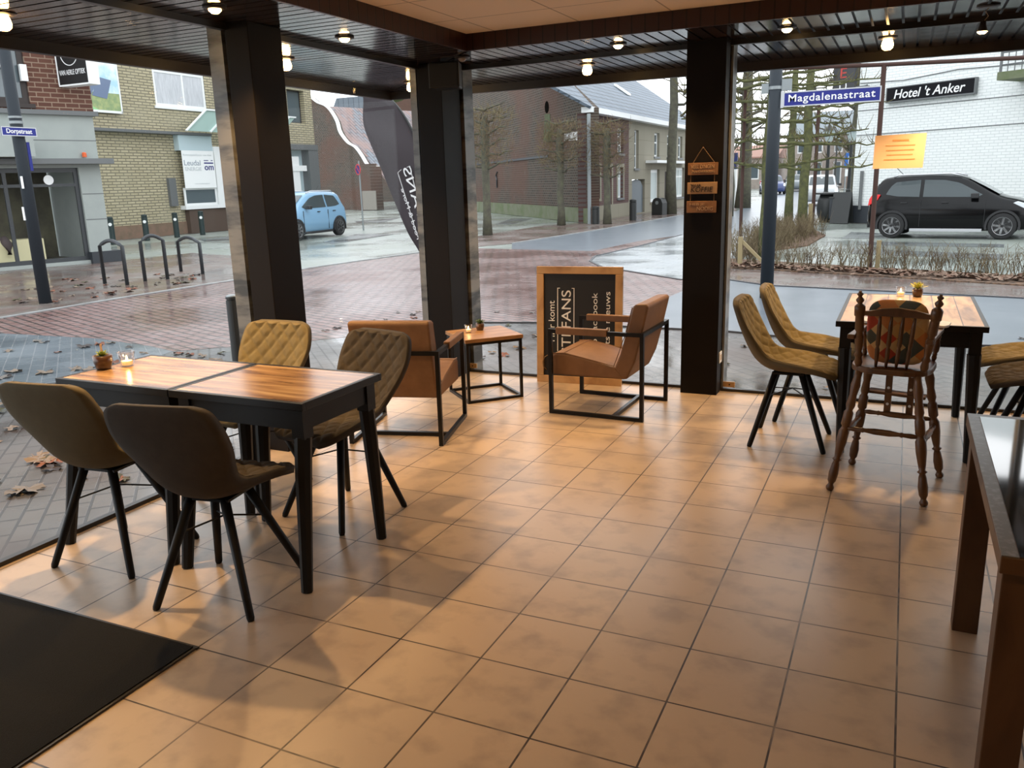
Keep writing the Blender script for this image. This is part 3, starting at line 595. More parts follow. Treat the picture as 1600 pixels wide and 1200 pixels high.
obj('footrest_slat', fr, M_turned, t)
hl = MB()
for x in (-0.048, 0.062):
    for z in (0.385, 0.475, 0.55): hl.tube([(x, 0.1945, z), (x, 0.1960, z)], 0.0075, 12)
obj('slat_hole', hl, M_white, t)
obj('footboard', MB().beam((-0.15, 0.225, 0.445), (0.135, 0.225, 0.437), 0.075, 0.014), M_turned, t)
# patchwork cushion leaning in the seat
def patchwork():
    m, tt, b = new_mat('patchwork_fabric'); N = tt.nodes.new; L = tt.links.new
    c = N('ShaderNodeTexCoord'); mp = N('ShaderNodeMapping'); mp.inputs['Rotation'].default_value = (0, R(45), 0); mp.inputs['Location'].default_value = (0.013, 0, 0.02); L(c.outputs['Object'], mp.inputs['Vector'])
    sn = N('ShaderNodeVectorMath'); sn.operation = 'SNAP'; sn.inputs[1].default_value = (0.058, 10, 0.058); L(mp.outputs['Vector'], sn.inputs[0])
    wn = N('ShaderNodeTexWhiteNoise'); wn.noise_dimensions = '3D'; L(sn.outputs[0], wn.inputs['Vector'])
    r_ = N('ShaderNodeValToRGB'); r_.color_ramp.interpolation = 'CONSTANT'; e = r_.color_ramp.elements; e[0].position = 0; e[0].color = (0.62, 0.38, 0.14, 1); e[1].position = 0.35; e[1].color = (0.60, 0.24, 0.075, 1)
    for p, cc in ((0.55, (0.085, 0.10, 0.085, 1)), (0.72, (0.66, 0.45, 0.20, 1)), (0.88, (0.50, 0.07, 0.03, 1))): q = e.new(p); q.color = cc
    L(wn.outputs['Value'], r_.inputs['Fac']); L(r_.outputs['Color'], b.inputs['Base Color']); b.inputs['Roughness'].default_value = 0.8; return m
M_patch = patchwork()
cu = thing('patchwork_cushion', 'orange, cream and grey patchwork cushion standing in the high chair', 'cushion', (-0.082, -0.345, 0), R(-9))
def cushion_pts():
    G = []
    n, m = 22, 26
    for side in (1, -1):
        for i in range(n + 1):
            v = -1 + 2 * i / n; row = []
            for j in range(m + 1):
                u = -1 + 2 * j / m; rr = (abs(u) ** 4 + abs(v) ** 4)
                th = 0.030 * max(0.0, 1 - rr) ** 0.4 * side if rr < 1 else 0
                k = 1.0 if rr <= 1 else rr ** -0.25
                row.append((u * 0.142 * k, th, v * 0.168 * k))
            G.append(row)
    return G, n
mb = MB(); G, n = cushion_pts(); mb.grid(G[:n + 1]); mb.grid(G[n + 1:]); bmesh.ops.remove_doubles(mb.bm, verts=mb.bm.verts[:], dist=0.0005)
o = obj('cushion_cover', mb, M_patch, cu, smooth=True); o.location = (0.022, -0.118, 0.835); o.rotation_euler = (R(10), 0, 0)

# ------------------------------------------------------------------ dark table with the black glass top, lower right
t = thing('glass_topped_table', 'dark wooden table with glossy black glass top at the lower right', 'table', (0, 0, 0))
TX, TY0, TY1, TZ = 0.163, -2.93, -1.70, 0.775
obj('tabletop', MB().box(TX, 1.25, TY0, TY1, TZ - 0.045, TZ - 0.003), M_darkwood, t, bevel=0.003)
eg = MB(); e = 0.035
eg.box(TX + 0.001, TX + e, TY0 + 0.001, TY1 - 0.001, TZ - 0.003, TZ).box(TX + e, 1.249, TY1 - e, TY1 - 0.001, TZ - 0.003, TZ)
obj('worn_edge', eg, M_wornedge, t)
obj('glass_top', MB().box(TX + e + 0.002, 1.245, TY0 + 0.002, TY1 - e - 0.002, TZ - 0.003, TZ + 0.001), M_blackglass, t)
for lx, ly in ((TX + 0.012, TY1 - 0.14), (TX + 0.012, TY0 + 0.045), (1.15, TY1 - 0.13), (1.15, TY0 + 0.045)):
    obj('leg', MB().box(lx, lx + 0.082, ly, ly + 0.082, 0, TZ - 0.046), M_darkwood, t, bevel=0.003)

# ================================================================== OUTSIDE
M_pave = brick_mat('near_pavers', (0.0792, 0.0832, 0.08712), (0.09904, 0.09904, 0.101), (0.02772, 0.02772, 0.02772), 0.22, 0.11, 0.009, 'xy', 0.42, rot=R(45), wet=(0.9, 0.10), stain=(0.8, (0.06336, 0.04554, 0.0396), 0.45, 0.65, 0.8))
M_pave2 = brick_mat('blue_grey_pavers', (0.119, 0.1435, 0.1645), (0.14, 0.1645, 0.1855), (0.21, 0.224, 0.238), 0.30, 0.12, 0.005, 'xy', 0.38, rot=R(38), wet=(0.7, 0.12))
M_red = brick_mat('red_road_bricks', (0.1873, 0.1019, 0.09086), (0.2314, 0.1377, 0.1239), (0.035, 0.025, 0.023), 0.26, 0.13, 0.017, 'xy', 0.42, rot=R(20), bump=0.7, wet=(0.45, 0.16), mottle=(9, (0.2754, 0.2314, 0.2314), 0.52, 0.7, 0.5))
M_redwalk = brick_mat('brown_red_walk', (0.1425, 0.1013, 0.08625), (0.18, 0.12, 0.105), (0.0675, 0.06, 0.0525), 0.22, 0.11, 0.006, 'xy', 0.4, wet=(0.6, 0.12), mottle=(2.2, (0.2025, 0.195, 0.18), 0.45, 0.7, 0.8))
M_asphalt = mat('wet_blue_grey_asphalt', (0.1445, 0.17, 0.1997), 0.28, var=((0.187, 0.2125, 0.2422), 1.5, 0.35, 0.7), bump=(120, 0.15, 0.004))
M_lot = brick_mat('greenish_lot_pavers', (0.2599, 0.2873, 0.2599), (0.2941, 0.3215, 0.2941), (0.1847, 0.212, 0.1778), 0.30, 0.15, 0.006, 'xy', 0.42, wet=(0.35, 0.13), stain=(0.5, (0.1847, 0.212, 0.1642), 0.5, 0.75, 0.7))
M_light = brick_mat('pale_grey_pavers', (0.324, 0.351, 0.369), (0.378, 0.405, 0.423), (0.18, 0.198, 0.207), 0.30, 0.20, 0.006, 'xy', 0.40, wet=(0.6, 0.12), stain=(0.7, (0.234, 0.243, 0.243), 0.5, 0.75, 0.7))
M_dark = brick_mat('dark_bay_pavers', (0.119, 0.133, 0.133), (0.14, 0.154, 0.154), (0.091, 0.105, 0.098), 0.30, 0.15, 0.006, 'xy', 0.42, wet=(0.5, 0.15))
M_kerb = mat('kerb_stone', (0.30, 0.31, 0.31), 0.45, var=((0.20, 0.20, 0.20), 3, 0.4, 0.7))
M_joint = mat('dark_gutter_joint', (0.05, 0.05, 0.055), 0.5)
M_bed = mat('leaf_littered_soil', (0.075, 0.05, 0.035), 0.95, var=((0.22, 0.13, 0.08), 14, 0.42, 0.62), bump=(30, 0.8, 0.03))

struct('ground', MB().prism([(-160, -60), (90, -60), (90, 320), (-160, 320)], -0.5, GZ - 0.012), M_lot)
def region(name, pts, m, lift): return struct(name, MB().prism([p[:2] for p in pts], GZ - 0.03, GZ - 0.012 + lift), m)
# paving by the building, wrapping the corner
region('pavement_near', [(-3.70, -9.0), (-3.70, 1.40), (9, 1.40), (9, 4.4), (1.022, 4.059), (-0.358, 3.754), (-1.295, 3.951), (-1.712, 4.069), (-2.714, 4.084), (-3.979, 4.058), (-4.756, 3.849), (-5.405, 2.953), (-5.983, 2.301), (-7.041, 1.395), (-6.737, 0.198), (-7.246, -0.377), (-9, -9)], M_pave, 0.006)
region('pavement_blue', [(-10.181, 1.613), (-8.596, 1.711), (-7.531, 1.542), (-7.041, 1.395), (-6.737, 0.198), (-7.246, -0.377), (-13, -2), (-15, 0.5)], M_pave2, 0.007)
region('brick_road', [(-10.181, 1.613), (-16, 1.0), (-17, -1.5), (-22, 0.2), (-11.355, 2.410), (-11.379, 4.331), (-11.359, 7.030), (-11.231, 9.367), (-10.824, 12.592), (-10.414, 14.309), (-8.914, 14.036), (-6.682, 13.683), (-6.453, 16.861), (-5.867, 19.067), (-5.969, 15.208), (-6.167, 12.436), (-5.889, 11.323), (-5.282, 10.271), (-3.320, 8.548), (-2.603, 8.684), (-2.985, 7.164), (-3.034, 6.266), (-3.099, 4.980), (-2.714, 4.084), (-3.979, 4.058), (-4.756, 3.849), (-5.405, 2.953), (-5.983, 2.301), (-7.041, 1.395), (-7.531, 1.542), (-8.596, 1.711)], M_red, 0.008)
region('asphalt_right', [(-2.603, 8.684), (-1.887, 8.075), (1.374, 7.407), (9, 6.7), (9, 4.4), (1.022, 4.059), (-0.358, 3.754), (-1.295, 3.951), (-1.712, 4.069), (-2.714, 4.084), (-3.099, 4.980), (-3.034, 6.266), (-2.985, 7.164)], M_asphalt, 0.009)
region('side_street', [(-8.914, 14.036), (-9.741, 15.825), (-9.225, 21.502), (-8.855, 31.404), (-7.128, 34.665), (-9.007, 54.679), (-14.874, 112.638), (-21.167, 182.777), (-13.8, 150), (-8.5, 150), (-15.410, 151.428), (-6.188, 70.083), (-2.866, 26.060), (-3.479, 22.497), (-4.426, 19.588), (-5.867, 19.067), (-6.453, 16.861), (-6.682, 13.683)], M_asphalt, 0.006)
region('pavement_round', [(-5.867, 19.067), (-5.969, 15.208), (-6.167, 12.436), (-5.889, 11.323), (-5.282, 10.271), (-3.320, 8.548), (-2.603, 8.684), (-3.204, 12.768), (-3.107, 16.561), (-3.081, 21.536), (-3.479, 22.497), (-4.426, 19.588)], M_light, 0.010)
region('pavement_brown', [(-2.603, 8.684), (-1.887, 8.075), (1.374, 7.407), (9, 6.7), (9, 8.2), (1.525, 8.841), (-0.616, 9.679), (-2.915, 10.518)], M_redwalk, 0.012)
region('pavement_left', [(-11.355, 2.410), (-11.379, 4.331), (-11.359, 7.030), (-15.395, 11.401), (-17.623, 12.099), (-17.793, 9.751), (-18.535, 7.279), (-20.5, 1.0), (-22, 0.2)], M_redwalk, 0.010)
region('pavement_far', [(-10.414, 14.309), (-9.741, 15.825), (-9.225, 21.502), (-8.855, 31.404), (-7.128, 34.665), (-8.279, 41.086), (-11.211, 42.176), (-11.344, 26.267), (-12.316, 24.246), (-12.214, 17.688)], M_redwalk, 0.010)
region('planting_bed', [(-2.895, 10.410), (-0.612, 9.588), (1.509, 8.691), (9, 8.4), (9, 9.4), (1.636, 9.903), (-0.668, 10.865), (-3.205, 12.072)], M_bed, 0.03)
region('planting_bed', [(-3.204, 12.768), (-2.066, 15.459), (-1.955, 18.811), (-2.534, 21.510), (-3.389, 20.387), (-3.635, 15.173)], M_bed, 0.03)
for P in ([(-1.070, 16.847), (1.928, 16.232), (1.853, 15.379), (-1.022, 15.888)], [(-1.099, 14.830), (1.686, 13.719), (1.595, 12.671), (-1.029, 13.583)], [(-1.410, 20.333), (-0.341, 19.537), (-0.316, 17.913), (-1.498, 17.890)],
          [(-16.202, 16.002), (-17.531, 19.752), (-15.848, 19.411), (-15.323, 15.305)], [(-24.186, 28.877), (-23.387, 31.745), (-21.536, 27.465), (-22.281, 26.530)], [(-14.833, 25.314), (-16.278, 29.957), (-15.185, 29.778), (-14.097, 25.243)], [(-22.189, 16.894), (-22.204, 18.452), (-20.519, 16.651), (-21.080, 16.068)]):
    region('dark_paving_band', P, M_dark, 0.008)
def kerb(pts, m=M_kerb, w=0.10, h=0.0):
    mb = MB()
    for a, b in zip(pts, pts[1:]): mb.beam((a[0], a[1], GZ + h), (b[0], b[1], GZ + h), w, 0.02)
    return struct('kerb', mb, m)
kerb([(-11.415, 2.450), (-11.448, 4.389), (-11.359, 7.030), (-11.322, 9.485), (-10.924, 12.758), (-10.517, 14.503)]); kerb([(-9.741, 15.825), (-9.225, 21.502), (-8.855, 31.404)]); kerb([(-5.867, 19.067), (-5.969, 15.208), (-6.167, 12.436), (-5.889, 11.323), (-5.282, 10.271), (-3.320, 8.548)], M_joint, 0.05)
kerb([(-5.405, 2.953), (-4.756, 3.849), (-3.979, 4.058), (-2.714, 4.084), (-1.712, 4.069), (-1.295, 3.951), (-0.358, 3.754), (1.019, 4.026)], M_joint, 0.03); kerb([(-2.603, 8.684), (-1.887, 8.075), (1.374, 7.407)], M_joint, 0.04)

# ------------------------------------------------------------------ building kit
M_bk_brown = brick_mat('brown_brick', (0.0975, 0.039, 0.026), (0.13, 0.05525, 0.03575), (0.273, 0.195, 0.143), 0.30, 0.105, 0.012, 'xz', 0.85, bump=0)
M_bk_yellow = brick_mat('yellow_brick', (0.408, 0.357, 0.2295), (0.493, 0.4335, 0.289), (0.187, 0.17, 0.119), 0.36, 0.10, 0.022, 'xz', 0.85, stain=(0.6, (0.357, 0.3315, 0.238), 0.5, 0.8, 0.6), bump=0)
M_bk_old = brick_mat('old_dark_brick', (0.040, 0.030, 0.023), (0.075, 0.048, 0.034), (0.13, 0.115, 0.095), 0.26, 0.10, 0.014, 'xz', 0.9, stain=(0.28, (0.115, 0.05, 0.033), 0.46, 0.58, 0.6), mottle=(2.2, (0.15, 0.13, 0.105), 0.60, 0.75, 0.5), bump=0)
M_bk_house = brick_mat('house_red_brick', (0.0855, 0.03825, 0.03375), (0.108, 0.0495, 0.04275), (0.108, 0.0855, 0.081), 0.25, 0.085, 0.012, 'xz', 0.85, bump=0)
M_bk_white = brick_mat('white_painted_brick', (0.8, 0.83, 0.82), (0.84, 0.87, 0.86), (0.6, 0.64, 0.64), 0.24, 0.08, 0.008, 'xz', 0.6, bump=0.6)
M_beige = brick_mat('beige_render', (0.248, 0.2294, 0.1736), (0.2604, 0.2387, 0.186), (0.186, 0.1674, 0.124), 1.3, 0.65, 0.012, 'xz', 0.85, offset=0.0, bump=0.1)
M_greyrender = mat('grey_render', (0.34, 0.374, 0.357), 0.8, var=((0.306, 0.34, 0.3272), 2, 0.4, 0.7))
M_slate = brick_mat('slate_roof', (0.11, 0.135, 0.165), (0.13, 0.155, 0.185), (0.055, 0.07, 0.09), 0.6, 0.30, 0.035, 'xy', 0.5, bump=0.6)
M_tileroof = brick_mat('mixed_tile_roof', (0.276, 0.18, 0.162), (0.18, 0.216, 0.252), (0.09, 0.084, 0.09), 0.8, 0.28, 0.035, 'xy', 0.7, stain=(0.5, (0.3, 0.198, 0.174), 0.45, 0.6, 0.7))
M_wf = mat('white_window_frame', (0.82, 0.84, 0.84), 0.5)
M_bf = mat('brown_window_frame', (0.027, 0.018, 0.0156), 0.5)
M_df = mat('dark_shop_frame', (0.035, 0.04, 0.045), 0.4)
M_pane = mat('dark_reflecting_pane', (0.10, 0.13, 0.145), 0.08, spec=0.8)
M_curtain = mat('pane_with_net_curtain', (0.48, 0.50, 0.53), 0.25, var=((0.62, 0.64, 0.67), 9, 0.4, 0.6), stretch=(6, 1, 0.3))
M_frost = mat('pale_blind_pane', (0.50, 0.58, 0.58), 0.3)
M_stone = mat('blue_stone', (0.132, 0.141, 0.144), 0.5)
M_plinth = mat('dark_plinth', (0.03, 0.035, 0.0425), 0.55)
M_mossy = mat('mossy_plinth', (0.168, 0.18, 0.12), 0.9, var=((0.102, 0.138, 0.054), 1.5, 0.4, 0.7))
M_greydoor = mat('grey_door', (0.12, 0.145, 0.165), 0.5)
M_whitebox = mat('white_panel', (0.86, 0.88, 0.88), 0.5)
M_paleblue = mat('pale_blue_panel', (0.50, 0.62, 0.66), 0.5)
M_interiordark = mat('dim_shop_interior', (0.10, 0.095, 0.075), 0.9, var=((0.20, 0.19, 0.13), 1.4, 0.4, 0.7))

def wall_mesh(L_, H, holes, th=0.3, s0=0.0, z0=GZ, outline=None):
    """wall in the x-z plane (front at y=0) with true openings; outline clips the top: list of (s, z)"""
    xs = sorted({s0, L_} | {h[0] for h in holes} | {h[1] for h in holes} | ({p[0] for p in outline} if outline else set()))
    zs = sorted({z0, H} | {h[2] for h in holes} | {h[3] for h in holes}); mb = MB()
    def topz(x):
        for (a, za), (b, zb) in zip(outline, outline[1:]):
            if a <= x <= b: return za + (zb - za) * (x - a) / (b - a)
        return outline[-1][1]
    for xa, xb in zip(xs, xs[1:]):
        run = None
        for za, zb in list(zip(zs, zs[1:])) + [(None, None)]:
            solid = za is not None and not any(h[0] <= (xa + xb) / 2 <= h[1] and h[2] <= (za + zb) / 2 <= h[3] for h in holes)
            if solid: run = (run[0], zb) if run else (za, zb)
            elif run: mb.box(xa, xb, 0, th, run[0], run[1]); run = None
            if za is None: break
        if outline: mb.prism([(xa, H), (xb, H), (xb, topz(xb)), (xa, topz(xa))], 0, th, 'y')
    return mb
def win(parent, s0, s1, z0, z1, fm, pm, v=(), h=(), d=0.12, w=0.06, sill=None, name='window'):
    """frame and panes set d behind the wall face; v, h = mullion positions 0..1"""
    f = MB(); t_ = 0.05
    f.box(s0, s1, d, d + t_, z0, z0 + w).box(s0, s1, d, d + t_, z1 - w, z1).box(s0, s0 + w, d, d + t_, z0 + w, z1 - w).box(s1 - w, s1, d, d + t_, z0 + w, z1 - w)
    for k in v: x = s0 + (s1 - s0) * k; f.box(x - w * 0.4, x + w * 0.4, d - 0.004, d + t_, z0 + w, z1 - w)
    for k in h: z = z0 + (z1 - z0) * k; f.box(s0 + w, s1 - w, d - 0.002, d + t_, z - w * 0.35, z + w * 0.35)
    o = obj(name, f, fm, parent); obj('pane', MB().box(s0 + w * 0.5, s1 - w * 0.5, d + 0.02, d + 0.03, z0 + w * 0.5, z1 - w * 0.5), pm, o)
    if sill: obj('sill', MB().box(s0 - 0.08, s1 + 0.08, -0.05, d, z0 - 0.09, z0), sill, o)
    return o
def building(name, label, A, ang): return thing(name, label, 'building', (A[0], A[1], 0), R(ang))

# optician at the left
b = building('shop_building', 'corner shop in brown brick over grey render at the far left, with optician sign', (-18.535, 7.279), 72.8)
obj('ground_floor_wall', wall_mesh(2.52, 3.40, [(-3.3, 2.02, 0.05, 2.22)], 0.35, s0=-4.0), M_greyrender, b)
obj('upper_wall', wall_mesh(2.56, 6.2, [(-1.4, 1.2, 3.62, 5.4)], 0.35, s0=-4.0, z0=3.50), M_bk_brown, b)
obj('return_wall', MB().box(2.2, 2.52, 0.35, 6, GZ, 3.4).box(2.24, 2.56, 0.35, 6, 3.4, 6.2), M_greyrender, b)
obj('coping', MB().box(-4.0, 2.62, -0.10, 0.36, 3.40, 3.50), M_stone, b)
w = win(b, -3.3, 2.02, 0.05, 2.22, M_df, M_glass, v=(0.70,), h=(0.82,), d=0.08, w=0.10, name='shop_window')
obj('window_display', MB().box(-1.4, 1.15, 0.4, 0.95, 0.10, 0.62), mat('cream_display_box', (0.62, 0.58, 0.36), 0.7), b)
obj('drape', MB().tube([(0.3, 0.5, 0.64), (0.38, 0.36, 0.5), (0.36, 0.33, 0.3)], [0.12, 0.10, 0.05], 8).ball((0.1, 0.55, 0.80), 0.2), mat('dark_drape', (0.09, 0.07, 0.07), 0.9), b, smooth=True)
obj('window_sticker', MB().tube([(1.35, 0.075, 1.95), (1.35, 0.070, 1.95)], 0.11, 20), M_whitebox, b)
obj('shop_interior', MB().box(-3.6, 2.15, 2.4, 2.5, 0, 3.2).box(-3.6, 2.15, 0.36, 2.5, 0.0, 0.04).box(-3.6, 2.15, 0.36, 2.5, 3.1, 3.2), M_interiordark, b)
obj('awning_ledge', MB().box(-4.0, 2.73, -0.35, 0.0, 2.30, 2.42), M_stone, b)
obj('grey_box_canopy', MB().box(-4.0, 0.86, -0.8, 0.0, 2.44, 2.92), M_greyrender, b)
win(b, -1.4, 1.2, 3.62, 5.4, M_bf, M_pane, v=(0.5,), d=0.05, w=0.13, sill=M_bf)
obj('plinth_block', MB().box(2.0, 2.75, -0.12, 0.3, GZ, 0.24), M_plinth, b)
obj('render_joint', MB().box(-4.0, 2.53, -0.004, 0.01, 2.83, 2.85).box(2.03, 2.53, -0.004, 0.01, 1.6, 1.62).box(2.03, 2.53, -0.004, 0.01, 1.0, 1.02), M_stone, b)
obj('security_light', MB().box(0.60, 0.78, -0.22, -0.02, 4.35, 4.95).box(1.06, 1.2, -0.1, 0, 4.1, 4.45), M_whitebox, b)
obj('alarm_light', MB().lathe([(0.05, 0), (0.05, 0.09), (0.03, 0.11)], (2.18, -0.06, 2.46), 12), mat('orange_lens', (0.7, 0.12, 0.03), 0.4), b)
t = thing('projecting_sign', 'black optician sign with a white ring projecting from the brown brick wall', 'sign', (-17.93, 9.03, 4.05), 0)
obj('sign_box', MB().box(0.03, 0.97, 0, 0.25, 0, 1.4), mat('sign_black', (0.008, 0.008, 0.009), 0.5), t)
obj('sign_edge', MB().box(0.97, 1.01, -0.005, 0.27, -0.03, 1.4).box(0.0, 0.97, -0.005, 0.26, -0.035, 0.0).box(-0.01, 0.03, -0.005, 0.26, 0.0, 1.4), M_whitebox, t)
M_letw = mat('white_lettering', (0.85, 0.86, 0.87), 0.6)
rg = MB(); n = 48
for k in range(n): a0, a1 = 2 * PI * k / n, 2 * PI * (k + 1) / n; rg.beam((0.45 + 0.28 * math.cos(a0), -0.004, 0.68 + 0.28 * math.sin(a0)), (0.45 + 0.28 * math.cos(a1), -0.004, 0.68 + 0.28 * math.sin(a1)), 0.008, 0.016)
rg.beam((0.34, -0.004, 0.60), (0.44, -0.004, 0.86), 0.008, 0.05, up=(0, 1, 0)).beam((0.54, -0.004, 0.60), (0.46, -0.004, 0.86), 0.008, 0.05, up=(0, 1, 0))
obj('sign_emblem', rg, M_letw, t)
text('lettering', 'VAN AERLE OPTIEK', 0.84, 0.11, M_letw, t, (0.07, -0.004, 0.20), (PI / 2, 0, 0))

# yellow brick block behind it
b = building('yellow_brick_building', 'long yellow brick building with white framed windows and glass lean-to', (-25.573, 16.191), 91.2)
obj('wall', wall_mesh(12.3, 6.9, [(2.8, 5.4, 4.72, 6.02), (10.5, 11.75, 4.5, 5.95), (10.3, 11.9, 0.0, 3.3)], 0.35, s0=-4.0), M_bk_yellow, b)
obj('end_wall', MB().box(11.95, 12.3, 0.35, 6, GZ, 6.9), M_bk_yellow, b)
obj('brick_plinth', MB().box(-4, 5.3, -0.03, 0.0, GZ, 0.45), mat('brown_plinth_brick', (0.22, 0.14, 0.10), 0.9, var=((0.16, 0.12, 0.08), 4, 0.4, 0.7)), b)
win(b, 2.8, 5.4, 4.72, 6.02, M_wf, M_curtain, v=(0.56,), d=0.02, w=0.10, sill=M_wf)
win(b, 10.5, 11.75, 4.5, 5.95, M_bf, M_pane, d=0.25, w=0.05)
obj('grey_ledge', MB().box(-4, 5.2, -0.30, 0, 3.70, 3.80), M_stone, b)
obj('bay_panel', MB().box(3.44, 5.2, -0.25, 0, 3.12, 3.69), M_paleblue, b)
bay = MB().box(5.2, 5.9, -0.30, 0, 0.9, 3.3).box(3.40, 5.2, -0.28, 0, 0.9, 1.05); obj('bay_frame', bay, M_wf, b)
win(b, 3.44, 5.18, 1.05, 1.72, M_wf, M_pane, d=-0.24, w=0.08)
obj('dark_base', MB().box(3.6, 5.9, -0.22, 0, GZ, 0.88), mat('brown_base', (0.09, 0.06, 0.045), 0.8), b)
obj('wall_box', MB().box(2.85, 3.2, -0.12, 0, 1.05, 2.1), M_stone, b)
g = MB()
g.prism([(3.2, 3.80), (4.35, 4.62), (9.8, 4.62), (8.6, 3.80)], -0.01, 0.01, 'y'); o = obj('lean_to_glass', g, mat('green_glass_roof', (0.36, 0.50, 0.46), 0.15), b); o.location = (0, -0.9, 0)
rb = MB()
for k in range(5): rb.beam((3.2 + k * 1.25, -0.93, 3.80), (4.35 + k * 1.25, -0.93, 4.62), 0.07, 0.05)
rb.beam((4.35, -0.93, 4.62), (9.8, -0.93, 4.62), 0.06, 0.06); obj('lean_to_rafters', rb, M_wf, b)
obj('lean_to_wall', MB().box(5.9, 10.2, -0.15, 0, GZ, 3.6), M_paleblue, b)
win(b, 6.0, 7.2, 0.3, 2.9, M_wf, M_pane, h=(0.4,), d=-0.2, w=0.12)
gd = MB().box(10.3, 11.9, -0.02, 0.3, 0, 3.3); obj('garage_front', MB().box(10.35, 11.0, 0.02, 0.08, 0, 3.0).box(10.35, 11.5, -0.02, 0.03, 2.35, 2.6), M_whitebox, b)
obj('garage_surround', MB().box(10.0, 12.32, -0.14, 0, 3.30, 3.55).box(11.6, 12.32, -0.12, 0.3, GZ, 3.30), M_stone, b)
obj('garage_back', MB().box(10.3, 11.9, 0.3, 0.4, 0, 3.3), M_paleblue, b); gd.bm.free()
t = thing('energy_banner', 'white banner with blue energy company lettering on the yellow brick building', 'banner', (-25.645 + 0.3, 19.651, 1.70), R(91.2))
obj('banner_sheet', MB().box(0, 1.68, -0.02, 0, 0, 1.42), M_whitebox, t)
M_navy = mat('navy_lettering', (0.05, 0.05, 0.20), 0.6); M_greyl = mat('grey_lettering', (0.25, 0.30, 0.36), 0.6); M_paleg = mat('pale_grey_lettering', (0.48, 0.52, 0.54), 0.6)
text('lettering', 'Leudal', 0.85, 0.20, M_greyl, t, (0.07, -0.024, 0.86), (PI / 2, 0, 0)); text('lettering', 'ENERGIE', 0.85, 0.14, M_paleg, t, (0.10, -0.024, 0.66), (PI / 2, 0, 0))
text('lettering', 'om', 0.50, 0.17, M_navy, t, (1.12, -0.024, 0.68), (PI / 2, 0, 0), bold=0.02)
text('lettering', 'Kennisplatform van het', 1.5, 0.08, M_paleg, t, (0.06, -0.024, 1.21), (PI / 2, 0, 0)); text('lettering', 'www.leudalenergie.nl', 0.8, 0.05, M_paleg, t, (0.5, -0.024, 0.14), (PI / 2, 0, 0))
obj('logo_bars', MB().box(1.12, 1.62, -0.026, -0.02, 0.93, 0.98).box(1.12, 1.36, -0.026, -0.02, 1.04, 1.07).box(1.5, 1.6, -0.026, -0.02, 1.04, 1.07), M_navy, t)
t = thing('solar_banner', 'banner picturing solar panels on the yellow brick wall beside the optician sign', 'banner', (-25.575 + 0.12, 15.75, 4.36), R(91.2))
obj('picture_sky', MB().box(0, 1.50, -0.02, 0, 0.62, 2.0), mat('printed_sky', (0.42, 0.66, 0.80), 0.5, var=((0.80, 0.88, 0.92), 1.6, 0.4, 0.6)), t)
obj('picture_grass', MB().box(0, 1.50, -0.02, 0, 0.04, 0.62), mat('printed_grass', (0.24, 0.33, 0.16), 0.6, var=((0.40, 0.45, 0.20), 5, 0.4, 0.65)), t)
obj('picture_panel', MB().prism([(0.35, 0.5), (0.95, 0.42), (1.22, 1.05), (0.72, 1.12)], -0.03, -0.021, 'y').prism([(0.0, 0.5), (0.30, 0.5), (0.65, 0.95), (0.1, 0.98)], -0.03, -0.021, 'y'), mat('printed_solar_panel', (0.16, 0.21, 0.32), 0.3), t)
obj('picture_swoosh', MB().prism([(0.0, 0.04), (0.55, 0.04), (0.3, 0.15), (0.12, 0.35), (0.0, 0.6)], -0.03, -0.021, 'y'), mat('printed_green', (0.30, 0.62, 0.28), 0.6), t)
obj('banner_frame', MB().box(1.50, 1.56, -0.03, 0, -0.04, 2.0).box(0, 1.56, -0.03, 0, -0.04, 0.04), M_wf, t)

# old courtyard building with the curved gable
b = building('curved_gable_building', 'old dark brick building with curved gable edge and mixed red and blue roof tiles', (-39.023, 45.357), -16.3)
ol = [(-4, 8.3), (0.2, 7.75), (0.9, 7.35), (1.8, 7.05), (2.4, 6.6), (2.9, 5.95), (3.1, 5.35), (3.4, 4.95), (4.0, 4.45), (4.7, 4.15), (5.3, 3.6), (5.8, 3.0), (6.2, 2.85), (6.9, 2.82)]
obj('gable_wall', wall_mesh(6.9, 2.8, [], 0.4, s0=-4, outline=ol), M_bk_old, b)
ve = MB()
vp = smooth_path(ol[1:], 60)
for a, c in zip(vp, vp[1:]): ve.beam((a[0], 0.1, a[1] + 0.02), (c[0], 0.1, c[1] + 0.02), 0.3, 0.05)
obj('white_verge', ve, M_wf, b)
obj('buttress', MB().box(5.9, 6.9, -0.6, 0, GZ, 3.0), M_bk_old, b)
rf = MB(); rf.bm.faces.new([rf.bm.verts.new(p) for p in ((0.0, 0.42, 7.25), (8.2, 0.42, 1.35), (8.2, 18, 1.35), (0.0, 18, 7.25))]); o = obj('roof', rf, M_tileroof, b)
so_ = o.modifiers.new('thick', 'SOLIDIFY'); so_.thickness = 0.12
obj('side_wall', MB().box(6.9, 18, 1.6, 2.0, GZ, 2.75), M_bk_old, b)
obj('white_lintel', MB().box(7.0, 8.6, 1.45, 1.6, 1.75, 2.0), M_wf, b); obj('pale_wall_top', MB().box(7.0, 8.4, 1.5, 1.6, 2.15, 2.9), M_greyrender, b)
obj('roller_door', MB().box(6.0, 7.4, -0.66, -0.6, 0, 1.25), mat('weathered_door', (0.24, 0.22, 0.19), 0.8), b)
obj('roof_moss', MB().ball((2.0, 6, 8.0), 0.9, sq=(1.6, 1, 0.5)).ball((4.2, 9, 8.1), 0.9, sq=(1.6, 1, 0.45)), mat('ivy_green', (0.10, 0.15, 0.05), 0.9), b, smooth=True)
b = building('grey_roofed_house', 'house with grey roof and brick gable behind the feather banner', (-46, 66), 0)
